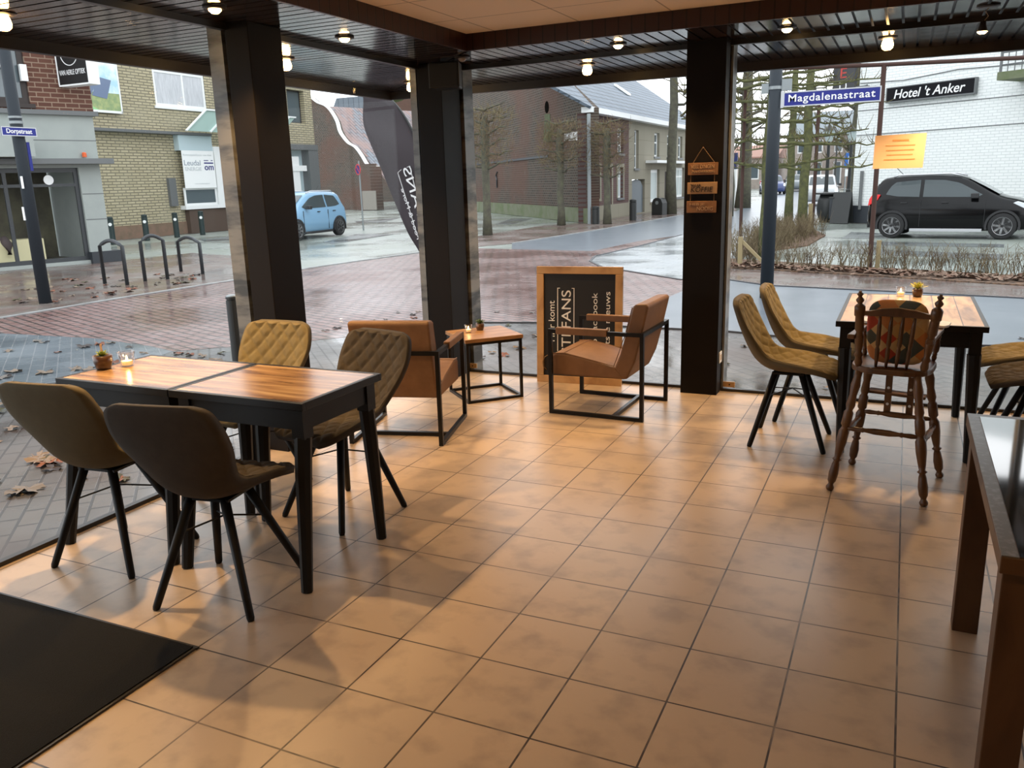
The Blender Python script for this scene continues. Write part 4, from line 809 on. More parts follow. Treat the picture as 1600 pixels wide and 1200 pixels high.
obj('wall', wall_mesh(9, 7.0, [], 0.4, s0=0, outline=[(0, 8.7), (1.8, 10.6), (4.5, 12.5), (9, 9.6)]), M_bk_old, b)
obj('roof', MB().prism([(-7, 7.4), (-5.6, 10.0), (1.4, 10.0), (0.0, 7.4)], -0.1, 0.1, 'y'), M_slate, b)
obj('side_wall', MB().box(-7, 0, 0.1, 0.5, GZ, 7.4), M_bk_old, b)

# big dark brick gable
b = building('great_gable_wall', 'tall dark brick gable with mossy plinth and two round vents', (-24.614, 41.14), -48.8)
ol = [(0.2, 5.75), (3.3, 6.6), (8, 8.8), (13, 7.9), (17.96, 5.33), (20.70, 4.15)]
obj('wall', wall_mesh(20.70, 4.1, [], 0.4, s0=0.2, outline=ol), M_bk_old, b)
obj('plinth', MB().box(0.2, 20.72, -0.10, 0, GZ, 0.52), M_mossy, b)
obj('brick_cornice', MB().box(3.5, 16, -0.05, 0, 2.55, 2.65), M_plinth, b)
vt = MB()
for s, z in ((4.9, 4.92), (15.9, 4.6)): vt.tube([(s, -0.02, z), (s, 0.01, z)], 0.24, 18)
obj('round_vent', vt, mat('vent_dark', (0.008, 0.007, 0.006), 1.0, spec=0.0), b)
obj('wall_anchor', MB().tube([(7.6, -0.03, 1.3), (7.7, -0.05, 1.7), (7.55, -0.05, 1.9), (7.75, -0.03, 2.1)], 0.04, 6), M_joint, b)
obj('moss_streak', MB().prism([(15.4, 3.2), (16.4, 3.2), (16.3, 4.3), (15.6, 4.35)], -0.012, 0, 'y').prism([(4.5, 3.6), (5.3, 3.6), (5.1, 4.6), (4.7, 4.6)], -0.012, 0, 'y'), mat('moss_green', (0.102, 0.126, 0.06), 0.95, var=((0.078, 0.084, 0.048), 5, 0.4, 0.6)), b)

# terrace on the far side of the side street
b = building('terrace_houses', 'two storey terrace, red brick then beige render, under one blue slate roof', (-11.179, 25.808), 90.1)
up = [(0.57, 1.24), (2.35, 2.83), (3.85, 4.66)]; ub = [(5.9, 7.35, 2.30), (9.6, 10.5, 2.6), (12.0, 12.9, 2.6), (14.3, 15.2, 2.6)]
holes_a = [(a, c, 2.60, 3.65) for a, c in up] + [(0.75, 1.55, 0.82, 2.05), (2.30, 3.05, 0.05, 2.05), (3.85, 4.62, 0.78, 2.05)]
obj('brick_wall', wall_mesh(5.45, 4.0, holes_a, 0.35, s0=0.0), M_bk_house, b)
holes_b = [(6.3, 6.95, 2.0, 3.65)] + [(a, c, 2.55, 3.65) for a, c, _ in ub[1:]] + [(5.95, 8.0, 0.02, 1.52), (9.0, 10.6, 0.42, 1.95), (11.6, 12.4, 0.02, 1.85), (13.7, 15.8, 0.50, 2.05)]
obj('rendered_wall', wall_mesh(20, 4.0, holes_b, 0.35, s0=5.45), M_beige, b)
for a, c in up: win(b, a, c, 2.60, 3.65, M_wf, M_pane, h=(0.33, 0.66), v=(0.5,), w=0.07, sill=M_stone)
win(b, 0.75, 1.55, 0.82, 2.05, M_wf, M_frost, w=0.07, sill=M_beige); win(b, 3.85, 4.62, 0.78, 2.05, M_wf, M_frost, h=(0.62,), w=0.08, sill=M_stone)
d_ = win(b, 2.30, 3.05, 0.05, 2.05, M_wf, M_whitebox, h=(0.78,), w=0.08, name='front_door')
sur = MB()
for a, c, z0, z1 in ((0.75, 1.55, 0.82, 2.05), (2.30, 3.05, 0.05, 2.05), (3.85, 4.62, 0.78, 2.05)): sur.box(a - 0.14, a, -0.02, 0, z0, z1 + 0.14).box(c, c + 0.14, -0.02, 0, z0, z1 + 0.14).box(a, c, -0.02, 0, z1, z1 + 0.14)
obj('window_surround', sur, M_beige, b); obj('rendered_plinth', MB().box(0, 5.45, -0.03, 0, GZ, 0.55), M_beige, b)
win(b, 6.3, 6.95, 2.0, 3.65, M_wf, M_pane, h=(0.33, 0.66), w=0.07, sill=M_stone)
for a, c, _ in ub[1:]: win(b, a, c, 2.55, 3.65, M_wf, M_pane, h=(0.6,), w=0.09, sill=M_stone)
win(b, 9.0, 10.6, 0.42, 1.95, M_wf, M_frost, w=0.14, sill=M_beige); win(b, 13.7, 15.8, 0.50, 2.05, M_wf, M_frost, v=(0.33, 0.66), h=(0.7,), w=0.12, sill=M_stone)
gt = MB().prism([(5.95, 0.02), (8.0, 0.02), (8.0, 1.2), (7.6, 1.45), (7.0, 1.52), (6.35, 1.45), (5.95, 1.2)], 0.10, 0.16, 'y'); obj('arched_gate', gt, M_greydoor, b)
obj('arched_door', MB().box(11.6, 12.4, 0.12, 0.18, 0.02, 1.85), M_bf, b)
obj('shop_canopy', MB().box(8.1, 15.3, -0.55, 0, 2.24, 2.36), M_wf, b)
obj('gutter', MB().box(-0.25, 20.2, -0.35, 0.1, 4.0, 4.20), M_wf, b)
obj('downpipe', MB().tube([(0.18, -0.08, 4.0), (0.18, -0.08, GZ)], 0.06, 8), M_stone, b)
rf = MB(); y1, z1 = 4.25, 7.35
rf.bm.faces.new([rf.bm.verts.new(p) for p in ((-0.3, -0.3, 4.20), (20.2, -0.3, 4.20), (20.2, y1, z1), (-6.5, y1, z1))])
o = obj('roof', rf, brick_mat('slate_rows', (0.13, 0.165, 0.205), (0.16, 0.195, 0.24), (0.06, 0.08, 0.10), 0.7, 0.22, 0.03, 'xz', 0.6, bump=0.6), b); so_ = o.modifiers.new('thick', 'SOLIDIFY'); so_.thickness = 0.1
sl = MB()
for s, y in ((1.3, 2.4), (10.3, 1.9)):
    z = 4.2 + (y + 0.3) / (y1 + 0.3) * (z1 - 4.2); k = (z1 - 4.2) / (y1 + 0.3)
    sl.prism([(y - 0.35, z - 0.35 * k + 0.04), (y + 0.35, z + 0.35 * k + 0.04), (y + 0.35, z + 0.35 * k + 0.12), (y - 0.35, z - 0.35 * k + 0.12)], s, s + 0.55, 'x')
obj('skylight', sl, M_whitebox, b)

# hotel on the right
b = building('white_hotel', 'white painted brick hotel with dark plinth on the right', (-1.62, 24.751), -35.8)
obj('wall', MB().box(-0.08, 14, 0, 0.4, 0.52, 7.5).box(-0.08, 0.3, 0.4, 9, 0.52, 7.5), M_bk_white, b)
obj('plinth', MB().box(-0.12, 14, -0.03, 0.4, GZ, 0.52), M_plinth, b)
obj('flood_light', MB().box(0.18, 0.5, -0.5, -0.25, 3.95, 4.15).tube([(0.2, 0, 4.2), (0.3, -0.3, 4.1)], 0.03, 6), M_stone, b)
obj('cable', MB().tube([(-0.05, -0.02, 4.28), (1.5, -0.02, 4.2), (3.2, -0.02, 4.3), (5, -0.02, 4.22), (9, -0.02, 4.2)], 0.012, 5).tube([(-0.05, -0.02, 3.45), (9, -0.02, 3.42)], 0.010, 5).tube([(-0.05, -0.02, 2.7), (9, -0.02, 2.72)], 0.010, 5), M_stone, b)
bl = MB().box(4.95, 8, -1.0, 0, 3.78, 3.98); obj('balcony_slab', bl, M_mossy, b)
rl = MB()
for k in range(12): rl.tube([(5.0 + k * 0.18, -0.95, 3.98), (5.0 + k * 0.18, -0.95, 5.0)], 0.015 if k else 0.04, 6)
for z in (4.15, 4.3, 4.45, 5.0): rl.tube([(5.0, -0.95, z), (8, -0.95, z)], 0.02, 6)
obj('balcony_railing', rl, M_stone, b)
obj('grey_pipe', MB().tube([(0.28, -0.06, 0.4), (0.28, -0.06, 1.6)], 0.05, 8), M_stone, b)
t = thing('hotel_sign', "black sign with white letters reading Hotel 't Anker on the white wall", 'sign', (-1.62 + 1.05 * 0.811, 24.751 - 1.05 * 0.585, 3.60), R(-35.8))
obj('sign_panel', MB().box(0, 2.76, -0.14, -0.02, 0.02, 0.40), mat('sign_charcoal', (0.010, 0.010, 0.012), 0.6, spec=0.1), t)
obj('sign_frame', MB().box(-0.03, 2.79, -0.15, -0.02, -0.02, 0.02).box(-0.03, 2.79, -0.15, -0.02, 0.40, 0.425).box(-0.03, 0, -0.15, -0.02, 0.02, 0.4).box(2.76, 2.79, -0.15, -0.02, 0.02, 0.4), M_stone, t)
text('lettering', "Hotel 't Anker", 2.25, 0.27, M_letw, t, (0.25, -0.145, 0.08), (PI / 2, 0, 0), shear=0.2, bold=0.01)
t = thing('diner_banner', 'dark vertical banner with white and red letters at the hotel corner', 'banner', (-2.44, 25.35, 4.0), R(-35.8))
obj('banner_box', MB().box(0, 0.82, -0.12, 0, 0, 2.2), mat('banner_charcoal', (0.05, 0.05, 0.055), 0.6), t)
text('lettering', 'D', 0.28, 0.34, M_letw, t, (0.26, -0.125, 0.08), (PI / 2, 0, 0)); text('lettering', 'E', 0.24, 0.30, mat('red_lettering', (0.55, 0.06, 0.05), 0.6), t, (0.28, -0.125, 0.50), (PI / 2, 0, 0)); text('lettering', 'L', 0.24, 0.30, M_letw, t, (0.28, -0.125, 0.90), (PI / 2, 0, 0))

# distant street
def far_house(name, label, x0, x1, y, H, ridge, wm, rm, doors, wins, grp=None):
    b = thing(name, label, 'building', (x0, y, 0), R(0)); L_ = x1 - x0
    obj('wall', wall_mesh(L_, H, wins, 0.3), wm, b)
    for a, c, z0, z1 in wins: win(b, a, c, z0, z1, M_wf, M_pane, w=0.12)
    rf = MB().prism([(-0.3, H), (6, ridge), (12, H), (12, H - 0.2), (-0.3, H - 0.15)], 0, L_, 'x'); obj('roof', rf, rm, b)
    obj('side_wall', MB().box(0, 0.3, 0.3, 11.8, GZ, H - 0.2).box(L_ - 0.3, L_, 0.3, 11.8, GZ, H - 0.2), wm, b)
    return b
M_bk_grey = mat('distant_beige_brick', (0.30, 0.26, 0.23), 0.9, var=((0.36, 0.31, 0.27), 3, 0.4, 0.6)); M_bk_red2 = mat('distant_red_brick', (0.27, 0.155, 0.13), 0.9); M_roofgrey = mat('distant_grey_roof', (0.20, 0.23, 0.25), 0.7)
far_house('far_house', 'distant grey-brown house with dark roof down the side street', -11.2, -4.9, 84, 5.2, 7.6, M_bk_grey, M_roofgrey, 0, [(1, 1.8, 1, 2.6), (2.6, 3.4, 1, 2.6), (4.4, 5.2, 0.2, 2.6), (1, 1.8, 3.4, 4.7), (2.6, 3.4, 3.4, 4.7), (4.4, 5.2, 3.4, 4.7)])
far_house('far_house', 'distant red-brown house with tall roof behind the lanterns', -4.9, 2.5, 75, 5.6, 8.6, M_bk_red2, M_roofgrey, 0, [(0.6, 1.6, 0.9, 2.7), (2.4, 3.4, 0.9, 2.7), (0.6, 1.6, 3.5, 5.0), (2.4, 3.4, 3.5, 5.0)])
far_house('far_house', 'distant low brown house left of the near street pole', -19, -13, 92, 3.4, 4.8, M_bk_grey, mat('distant_red_roof', (0.33, 0.19, 0.15), 0.8), 0, [(3, 4, 1, 2.5)])

# ------------------------------------------------------------------ street furniture
M_pole = mat('anthracite_pole', (0.03, 0.037, 0.045), 0.6, 0.0, spec=0.2)
M_blue = mat('street_sign_blue', (0.0084, 0.0154, 0.21), 0.35)
M_signedge = mat('sign_edge_grey', (0.55, 0.57, 0.60), 0.4)
M_rust = mat('rusty_pole', (0.055, 0.025, 0.018), 0.8)
M_boll = mat('bollard_black', (0.022, 0.024, 0.024), 0.45)
M_green = mat('bollard_green', (0.018, 0.035, 0.035), 0.45)
M_iron = mat('rack_iron', (0.035, 0.04, 0.045), 0.45)
M_galv = mat('galvanised_steel', (0.28, 0.31, 0.32), 0.45, 0.5)

t = thing('street_sign_pole', "anthracite pole outside the right window, in front of the hedge", 'pole', (-1.72, 6.75, 0))
obj('pole', MB().tube([(0, 0, GZ), (0.0, 0, 3.5)], [0.088, 0.078], 20), M_pole, t, smooth=True)
obj('clamp', MB().tube([(0, 0, 2.66), (0, 0, 2.70)], 0.086, 18).box(0.08, 0.20, -0.03, 0.03, 2.64, 2.78).box(-0.17, -0.08, -0.03, 0.03, 2.62, 2.74), M_galv, t)
t = thing('street_name_sign', 'blue street name sign reading Magdalenastraat on the right pole', 'sign', (-1.61, 6.70, 2.435), 0)
obj('sign_plate', MB().box(0, 1.15, -0.008, 0.008, 0.0, 0.182), M_blue, t); ed = MB()
for bx in ((0, 1.15, 0, 0.014), (0, 1.15, 0.168, 0.182), (0, 0.014, 0.014, 0.168), (1.136, 1.15, 0.014, 0.168)): ed.box(bx[0], bx[1], -0.011, 0.011, bx[2], bx[3])
ed.box(-0.03, 0, -0.01, 0.01, -0.01, 0.195)
obj('sign_border', ed, M_signedge, t); text('lettering', 'Magdalenastraat', 1.02, 0.118, M_letw, t, (0.065, -0.011, 0.028), (PI / 2, 0, 0), bold=0.012, sp=1.1)
t = thing('street_sign_pole', 'anthracite pole on the left pavement carrying the Dorpstraat sign', 'pole', (-12.235, 3.75, 0))
obj('pole', MB().tube([(0, 0, GZ), (0, 0, 4.6)], [0.092, 0.082], 18), M_pole, t, smooth=True)
obj('clamp', MB().tube([(0, 0, 2.66), (0, 0, 2.70)], 0.095, 16).tube([(0, 0, 2.74), (0, 0, 2.77)], 0.095, 16), M_galv, t)
obj('small_sign', MB().box(0.0, 0.03, 0.09, 0.14, 1.98, 2.40), M_blue, t); obj('sticker', MB().box(0.03, 0.07, -0.10, -0.088, 1.72, 1.90).box(-0.05, -0.01, -0.10, -0.088, 1.25, 1.45), M_whitebox, t)
t = thing('street_name_sign', 'blue street name sign reading Dorpstraat on the left pole', 'sign', (-12.10, 3.40, 2.475), R(91))
obj('sign_plate', MB().box(0, 0.56, -0.008, 0.008, 0.0, 0.13), M_blue, t); ed = MB()
for bx in ((0, 0.56, 0, 0.012), (0, 0.56, 0.118, 0.13), (0, 0.012, 0.012, 0.118), (0.548, 0.56, 0.012, 0.118)): ed.box(bx[0], bx[1], -0.011, 0.011, bx[2], bx[3])
obj('sign_border', ed, M_signedge, t); text('lettering', 'Dorpstraat', 0.41, 0.085, M_letw, t, (0.075, -0.011, 0.018), (PI / 2, 0, 0), bold=0.014)
t = thing('no_parking_sign', 'round blue and red no parking sign on a thin post by the dark brick wall', 'sign', (-18.544, 21.529, 0), R(-28))
obj('post', MB().tube([(0, 0, GZ), (0, 0, 2.5)], 0.03, 8), M_galv, t)
obj('sign_disc', MB().tube([(0, -0.04, 2.19), (0, -0.05, 2.19)], 0.17, 24), M_blue, t)
rg = MB(); M_redp = mat('sign_red', (0.60, 0.05, 0.06), 0.4)
for k in range(30): a0, a1 = 2 * PI * k / 30, 2 * PI * (k + 1) / 30; rg.beam((0.18 * math.cos(a0), -0.055, 2.19 + 0.18 * math.sin(a0)), (0.18 * math.cos(a1), -0.055, 2.19 + 0.18 * math.sin(a1)), 0.012, 0.045)
rg.beam((-0.12, -0.056, 2.31), (0.12, -0.056, 2.07), 0.012, 0.03); obj('red_ring', rg, M_redp, t)
def bollard(p, h, r, m, label, grp=None, cap=None, band=False):
    t = thing('bollard', label, 'bollard', (p[0], p[1], 0), 0, grp)
    obj('post', MB().lathe([(r, GZ), (r, h - r * 0.9), (r * 0.86, h - r * 0.85), (r * 0.86, h - r * 0.75), (r, h - r * 0.7), (r, h - r * 0.35)], n=20), m, t, smooth=False)
    obj('cap', MB().lathe([(r, h - r * 0.35), (r * 0.8, h - r * 0.1), (r * 0.45, h), (0.001, h + 0.003)], n=20), cap or m, t, smooth=True)
    if band: obj('reflector', MB().tube([(r * 0.7, -r * 0.72, h * 0.72), (r * 0.74, -r * 0.76, h * 0.72)], 0.055, 12), M_whitebox, t)
bollard((-5.82, 1.06), 0.65, 0.058, M_boll, 'short black bollard with shiny cap just left of the left marble pillar', cap=M_galv)
for p, lb in (((-23.613, 14.594), 'green post by the grey corner of the optician shop'), ((-23.914, 16.249), 'green post along the yellow brick wall, nearest the bicycle racks'), ((-24.105, 17.783), 'green post in the middle of the yellow brick wall'), ((-24.194, 19.124), 'green post under the white energy banner')):
    bollard(p, 0.86, 0.10, M_green, lb, 'green posts along the yellow brick building', band=True)
bollard((-10.496, 24.894), 0.62, 0.14, M_boll, 'black bollard left of the white front door across the street', cap=M_boll)
bollard((-9.837, 27.444), 0.78, 0.14, M_boll, 'black bollard in front of the arched grey gate')
def rack(a, b_, h, label):
    a = Vector((a[0], a[1], GZ)); b_ = Vector((b_[0], b_[1], GZ)); d = b_ - a; P = [a, a + Vector((0, 0, h - 0.08))]
    for k in range(1, 8): f = k / 8; P.append(a + d * f + Vector((0, 0, h - 0.08 + 0.10 * math.sin(PI * f))))
    P += [b_ + Vector((0, 0, h - 0.08)), b_]
    o = obj('bicycle_rack', MB().tube(P, 0.035, 10), M_iron, smooth=True); tag(o, label, 'bicycle rack', 'bicycle racks on the left pavement')
rack((-13.611, 5.989), (-12.951, 5.925), 0.78, 'iron hoop bicycle rack nearest the Dorpstraat pole'); rack((-13.123, 6.488), (-12.919, 6.840), 0.82, 'middle iron hoop of the three bicycle racks'); rack((-13.833, 8.059), (-12.903, 7.735), 0.70, 'iron hoop bicycle rack nearest the left marble pillar')
# feather banner outside the left window
t = thing('feather_banner', 'curved dark feather banner with white mirrored lettering outside the left window', 'banner', (-5.55, 4.0, 0), R(0))
pl = [(0.20, GZ), (0.20, 0.8), (0.19, 1.4), (0.15, 1.9), (0.03, 2.25), (-0.15, 2.52), (-0.38, 2.70), (-0.62, 2.72)]
sp_ = smooth_path([(a, z) for a, z in pl], 40)
obj('pole', MB().tube([(a, 0, z) for a, z in sp_], 0.012, 6), M_boll, t)
M_ban = mat('banner_fabric', (0.045, 0.036, 0.042), 0.8)
left = smooth_path([(0.17, 0.55), (0.0, 0.85), (-0.13, 1.10), (-0.40, 1.68), (-0.56, 2.10), (-0.66, 2.40), (-0.64, 2.68)], 40); right = [p for p in sp_ if p[1] > 0.55]
mb = MB(); n = 30
def along(P, f): i = f * (len(P) - 1); k = min(int(i), len(P) - 2); q = i - k; return (P[k][0] + (P[k + 1][0] - P[k][0]) * q, P[k][1] + (P[k + 1][1] - P[k][1]) * q)
G = []
for i in range(n + 1):
    a = along(left, i / n); c = along(right, i / n); G.append([(a[0] + (c[0] - a[0]) * j / 6, 0.02 * math.sin(i * 0.5 + j), a[1] + (c[1] - a[1]) * j / 6) for j in range(7)])
mb.grid(G); o = obj('fabric', mb, M_ban, t, smooth=True); so_ = o.modifiers.new('thick', 'SOLIDIFY'); so_.thickness = 0.003
def banner_text(s, p0, p1, h):
    """mirrored (read from the street side), running upwards from p0 to p1"""
    d = math.atan2(p1[1] - p0[1], p1[0] - p0[0]); L_ = math.hypot(p1[0] - p0[0], p1[1] - p0[1])
    o = text('lettering', s, L_, h, M_letw, t, (p0[0], -0.03, p0[1]), (PI / 2, -d, 0), ext=0.002); o.scale = (1, -1, 1)
banner_text('STEFANS', (0.18, 0.82), (-0.115, 1.80), 0.115)
banner_text('Food & More', (0.035, 0.95), (-0.155, 1.56), 0.05)
bk = MB()
for a, c in (((0.05, 0.98), (-0.185, 1.755)), ((-0.185, 1.755), (-0.135, 1.79)), ((0.05, 1.55), (-0.01, 1.83)), ((-0.01, 1.83), (-0.05, 1.815))): bk.beam((a[0], -0.03, a[1]), (c[0], -0.03, c[1]), 0.004, 0.014, up=(0, 1, 0))
obj('lettering_bracket', bk, M_letw, t)

# bin, grey pole, lanterns
t = thing('litter_bin', 'dark rounded litter bin under the tree across the street', 'bin', (-9.95, 31.8, 0))
obj('bin_body', MB().prism([(-0.28, GZ), (0.28, GZ), (0.28, 0.48), (0.2, 0.65), (0.08, 0.71), (-0.08, 0.71), (-0.2, 0.65), (-0.28, 0.48)], -0.18, 0.18, 'y'), M_boll, t, rotz=R(-20)); obj('bin_opening', MB().tube([(0.0, -0.20, 0.5), (0, -0.18, 0.5)], 0.08, 14), M_galv, t, rotz=R(-20))
t = thing('grey_pole', 'thin grey pole in front of the gable wall corner', 'lamp', (-10.75, 24.9, 0)); obj('post', MB().tube([(0, 0, GZ), (0.0, 0, 3.9)], 0.07, 10), M_galv, t)  # plain downpipe-like grey pole, carries no lamp
obj('small_white_sign', MB().box(-0.95, -0.45, -0.05, 0, 3.0, 3.3), M_whitebox, t)
def lantern(p, h, label):
    t = thing('street_lantern', label, 'lantern', (p[0], p[1], 0), 0, 'classic street lanterns')
    obj('post', MB().lathe([(0.16, GZ), (0.16, 0.5), (0.10, 0.55), (0.10, 0.9), (0.07, 0.95), (0.05, h - 0.1), (0.03, h)], n=12), M_boll, t)
    obj('lantern_glass', MB().lathe([(0.10, h), (0.20, h + 0.36)], n=6), M_frost, t); obj('lantern_roof', MB().lathe([(0.24, h + 0.36), (0.10, h + 0.48), (0.03, h + 0.56), (0.001, h + 0.6)], n=6), M_boll, t)
lantern((-2.662, 26.860), 2.62, 'classic street lantern left of the barrel'); lantern((-2.14, 30.5), 2.7, 'classic street lantern at the edge of the white hotel wall')
lantern((-4.632, 57.780), 3.6, 'farthest classic street lantern, behind the silver car')
t = thing('parking_sign', 'small square blue parking sign on a post beside the lantern', 'sign', (-3.0, 42, 0)); obj('post', MB().tube([(0, 0, GZ), (0, 0, 2.7)], 0.035, 8), M_galv, t); obj('sign_plate', MB().box(-0.08, 0.5, -0.05, -0.02, 1.8, 2.5), mat('parking_blue', (0.03, 0.13, 0.45), 0.4), t)
text('lettering', 'P', 0.22, 0.4, M_letw, t, (0.1, -0.06, 1.95), (PI / 2, 0, 0)); obj('lower_plate', MB().box(-0.02, 0.42, -0.05, -0.02, 1.35, 1.7), M_whitebox, t)
t = thing('blue_information_sign', 'tall blue sign with white base just right of the dark column', 'sign', (-9.1, 45, 0)); obj('panel', MB().box(-0.3, 0.12, -0.1, 0.1, 1.9, 2.8), mat('info_blue', (0.015, 0.025, 0.125), 0.5), t); obj('base', MB().box(-0.3, 0.12, -0.1, 0.1, GZ, 1.9), M_whitebox, t)
t = thing('traffic_light', 'distant small red lit traffic light', 'traffic light', (-9.5, 62, 0)); obj('post', MB().tube([(0, 0, GZ), (0, 0, 2.4)], 0.06, 8), M_boll, t); obj('red_lamp', MB().tube([(0, -0.1, 2.1), (0, -0.14, 2.1)], 0.16, 12), mat('red_lit_lens', (1, 0.1, 0.05), 0.4, emit=((1, 0.06, 0.03), 4)), t)
# barrel and folded boards by the hotel corner
t = thing('wooden_barrel', 'dark wooden barrel standing at the hotel corner', 'barrel', (-2.45, 25.45, 0)); obj('staves', MB().lathe([(0.26, GZ), (0.34, 0.2), (0.37, 0.42), (0.34, 0.68), (0.27, 0.88)], n=20), M_boll, t, smooth=True); obj('table_top', MB().tube([(0, 0, 0.88), (0, 0, 0.93)], 0.46, 20), M_boll, t)
t = thing('menu_board', 'black folding menu board beside the barrel', 'board', (-1.95, 24.55, 0), R(-20)); obj('front_panel', MB().beam((0, -0.2, GZ), (0, 0, 0.95), 0.6, 0.04, up=(0, 1, 0)), M_boll, t); obj('back_panel', MB().beam((0, 0.2, GZ), (0, 0.0, 0.95), 0.6, 0.04, up=(0, 1, 0)), M_boll, t)
t = thing('planter_box', 'low black planter box between barrel and menu board', 'planter', (-2.2, 24.75, 0)); obj('box', MB().box(-0.15, 0.22, -0.15, 0.15, 0.12, 0.75), M_plinth, t); obj('rail', MB().box(-0.17, 0.24, -0.17, 0.17, 0.75, 0.8), M_boll, t)

# ------------------------------------------------------------------ training frame, pleached trees, hedges
t = thing('training_frame', 'rusty steel tree training frame with long top bar above the hedge', 'frame', (0, 0, 0))
obj('upright', MB().tube([(-0.558, 10.163, GZ), (-0.558, 10.163, 3.22)], 0.038, 10), M_rust, t); obj('upright', MB().tube([(3.4, 10.1, GZ), (3.4, 10.1, 3.22)], 0.038, 10), M_rust, t)
obj('top_bar', MB().tube([(-3.7, 10.2, 3.36), (-0.55, 10.163, 3.225), (3.6, 10.1, 3.10)], 0.032, 10), M_rust, t)
obj('upright', MB().tube([(-3.17, 13.0, GZ), (-3.17, 13.0, 3.3)], 0.034, 8), M_rust, t); obj('upright', MB().tube([(-2.47, 20.6, GZ), (-2.47, 20.6, 3.5)], 0.05, 8), M_rust, t); obj('upright', MB().tube([(-4.3, 26, GZ), (-4.3, 26, 4)], 0.06, 8), M_galv, t)
M_bark = mat('mossy_bark', (0.06, 0.063, 0.03), 0.95, var=((0.114, 0.12, 0.042), 9, 0.35, 0.7), bump=(25, 0.6, 0.02))
M_bark2 = mat('grey_bark', (0.077, 0.07, 0.056), 0.95, var=((0.119, 0.119, 0.077), 6, 0.35, 0.7), bump=(20, 0.6, 0.02))
M_twig = mat('bare_twigs', (0.068, 0.048, 0.028), 0.95, var=((0.136, 0.128, 0.04), 3, 0.4, 0.6))
M_twigred = mat('reddish_twigs', (0.1425, 0.09, 0.05625), 0.95, var=((0.1725, 0.1425, 0.0675), 1.5, 0.4, 0.6))
def wob(rr, p, q, n, a): 
    p = Vector(p); q = Vector(q); return [p] + [p.lerp(q, k / n) + Vector((rr.uniform(-a, a), rr.uniform(-a, a), rr.uniform(-a, a))) for k in range(1, n)] + [q]
def espalier(base, label, h, r, arms, span, ang, seed, bm_, tm, twigs=3, tl=0.35, lean=0.0, grp=None, levels=None, dens=1.0, up=0.9):
    """trained tree: trunk, level arms to both sides, short upright twigs"""
    rr = random.Random(seed); t = thing('trained_tree', label, 'tree', (base[0], base[1], 0), ang, grp)
    obj('trunk', MB().tube(wob(rr, (0, 0, GZ), (lean, 0, h), 6, 0.03), [r * 1.25, r, r * 0.95, r * 0.9, r * 0.85, r * 0.8, r * 0.6], 10), bm_, t, smooth=True)
    ar = MB(); tw = MB()
    for k, z in enumerate(levels or [h * (0.55 + 0.45 * k / (arms - 1)) for k in range(arms)]):
        for s in (-1, 1):
            L_ = span * rr.uniform(0.8, 1.1); P = wob(rr, (lean * z / h, 0, z), (lean * z / h + s * L_, rr.uniform(-.1, .1), z + rr.uniform(-0.1, 0.15)), 7, 0.05)
            ar.tube(P, [r * 0.34 * (1 - 0.09 * i) for i in range(len(P))], 6)
            for i in range(1, len(P)):
                for _ in range(int(twigs * dens)):
                    f = rr.random(); p = P[i - 1].lerp(P[i], f); l = tl * rr.uniform(0.4, 1.3); d = Vector((rr.uniform(-0.7, 0.7), rr.uniform(-0.5, 0.5), rr.uniform(-0.5 * (1 - up), 1))).normalized()
                    m_ = p + d * l * 0.5 + Vector((rr.uniform(-.05, .05),) * 3) * l; e = p + d * l + Vector((0, 0, l * 0.2))
                    tw.tube([p, m_, e], [r * 0.10, r * 0.07, r * 0.03], 3, cap=False)
    obj('branches', ar, bm_, t, smooth=True); obj('twigs', tw, tm, t)
    return t
G_E = 'trained trees in the planting bed on the right'
espalier((-2.65, 12.9), 'mossy trained tree trunk directly left of the right pole', 3.45, 0.115, 6, 1.6, R(6), 3, M_bark, M_twig, 4, 0.26, grp=G_E, levels=[1.75, 2.2, 2.62, 3.0, 3.3, 3.45])
espalier((-2.58, 19.0), 'mossy trained tree seen below the Magdalenastraat sign', 4.6, 0.125, 7, 1.8, R(4), 4, M_bark, M_twig, 3, 0.30, lean=0.04, grp=G_E, levels=[1.7, 2.3, 2.5, 3.2, 3.75, 4.3])
espalier((-3.6, 24.5), 'trained tree behind, further up the side street', 5.0, 0.13, 6, 2.2, R(30), 5, M_bark, M_twig, 3, 0.36, grp=G_E)
G_F = 'clipped box head trees in front of the gable wall'
def boxtree(base, label, h0, h1, w, r, seed, lean=0.0, ang=R(-25)):
    rr = random.Random(seed); t = thing('clipped_tree', label, 'tree', (base[0], base[1], 0), ang, G_F)
    obj('trunk', MB().tube(wob(rr, (0, 0, GZ), (lean, 0, h1 - 0.15), 6, 0.03), [r * 1.3, r, r * 0.95, r * 0.95, r * 1.0, r * 1.15, r * 0.7], 10), M_bark2, t, smooth=True)
    ar = MB(); tw = MB()
    for k in range(6):
        z = h0 + (h1 - h0) * k / 5
        for s in (-1, 1):
            P = wob(rr, (lean, 0, z), (lean + s * w * rr.uniform(0.8, 1), rr.uniform(-.2, .2), z + 0.15), 4, 0.06); ar.tube(P, [r * 0.35, r * 0.3, r * 0.25, r * 0.2, r * 0.1], 5)
    for _ in range(1100):
        p = Vector((rr.uniform(-w, w), rr.uniform(-0.35, 0.35), h0 + (h1 - h0) * rr.random() ** 0.7)); d = Vector((rr.uniform(-1, 1), rr.uniform(-0.6, 0.6), rr.uniform(-0.1, 1))).normalized(); l = rr.uniform(0.12, 0.42)
        tw.tube([p, p + d * l], [0.007, 0.003], 3, cap=False)
    obj('branches', ar, M_bark2, t, smooth=True); obj('twigs', tw, M_twigred, t)
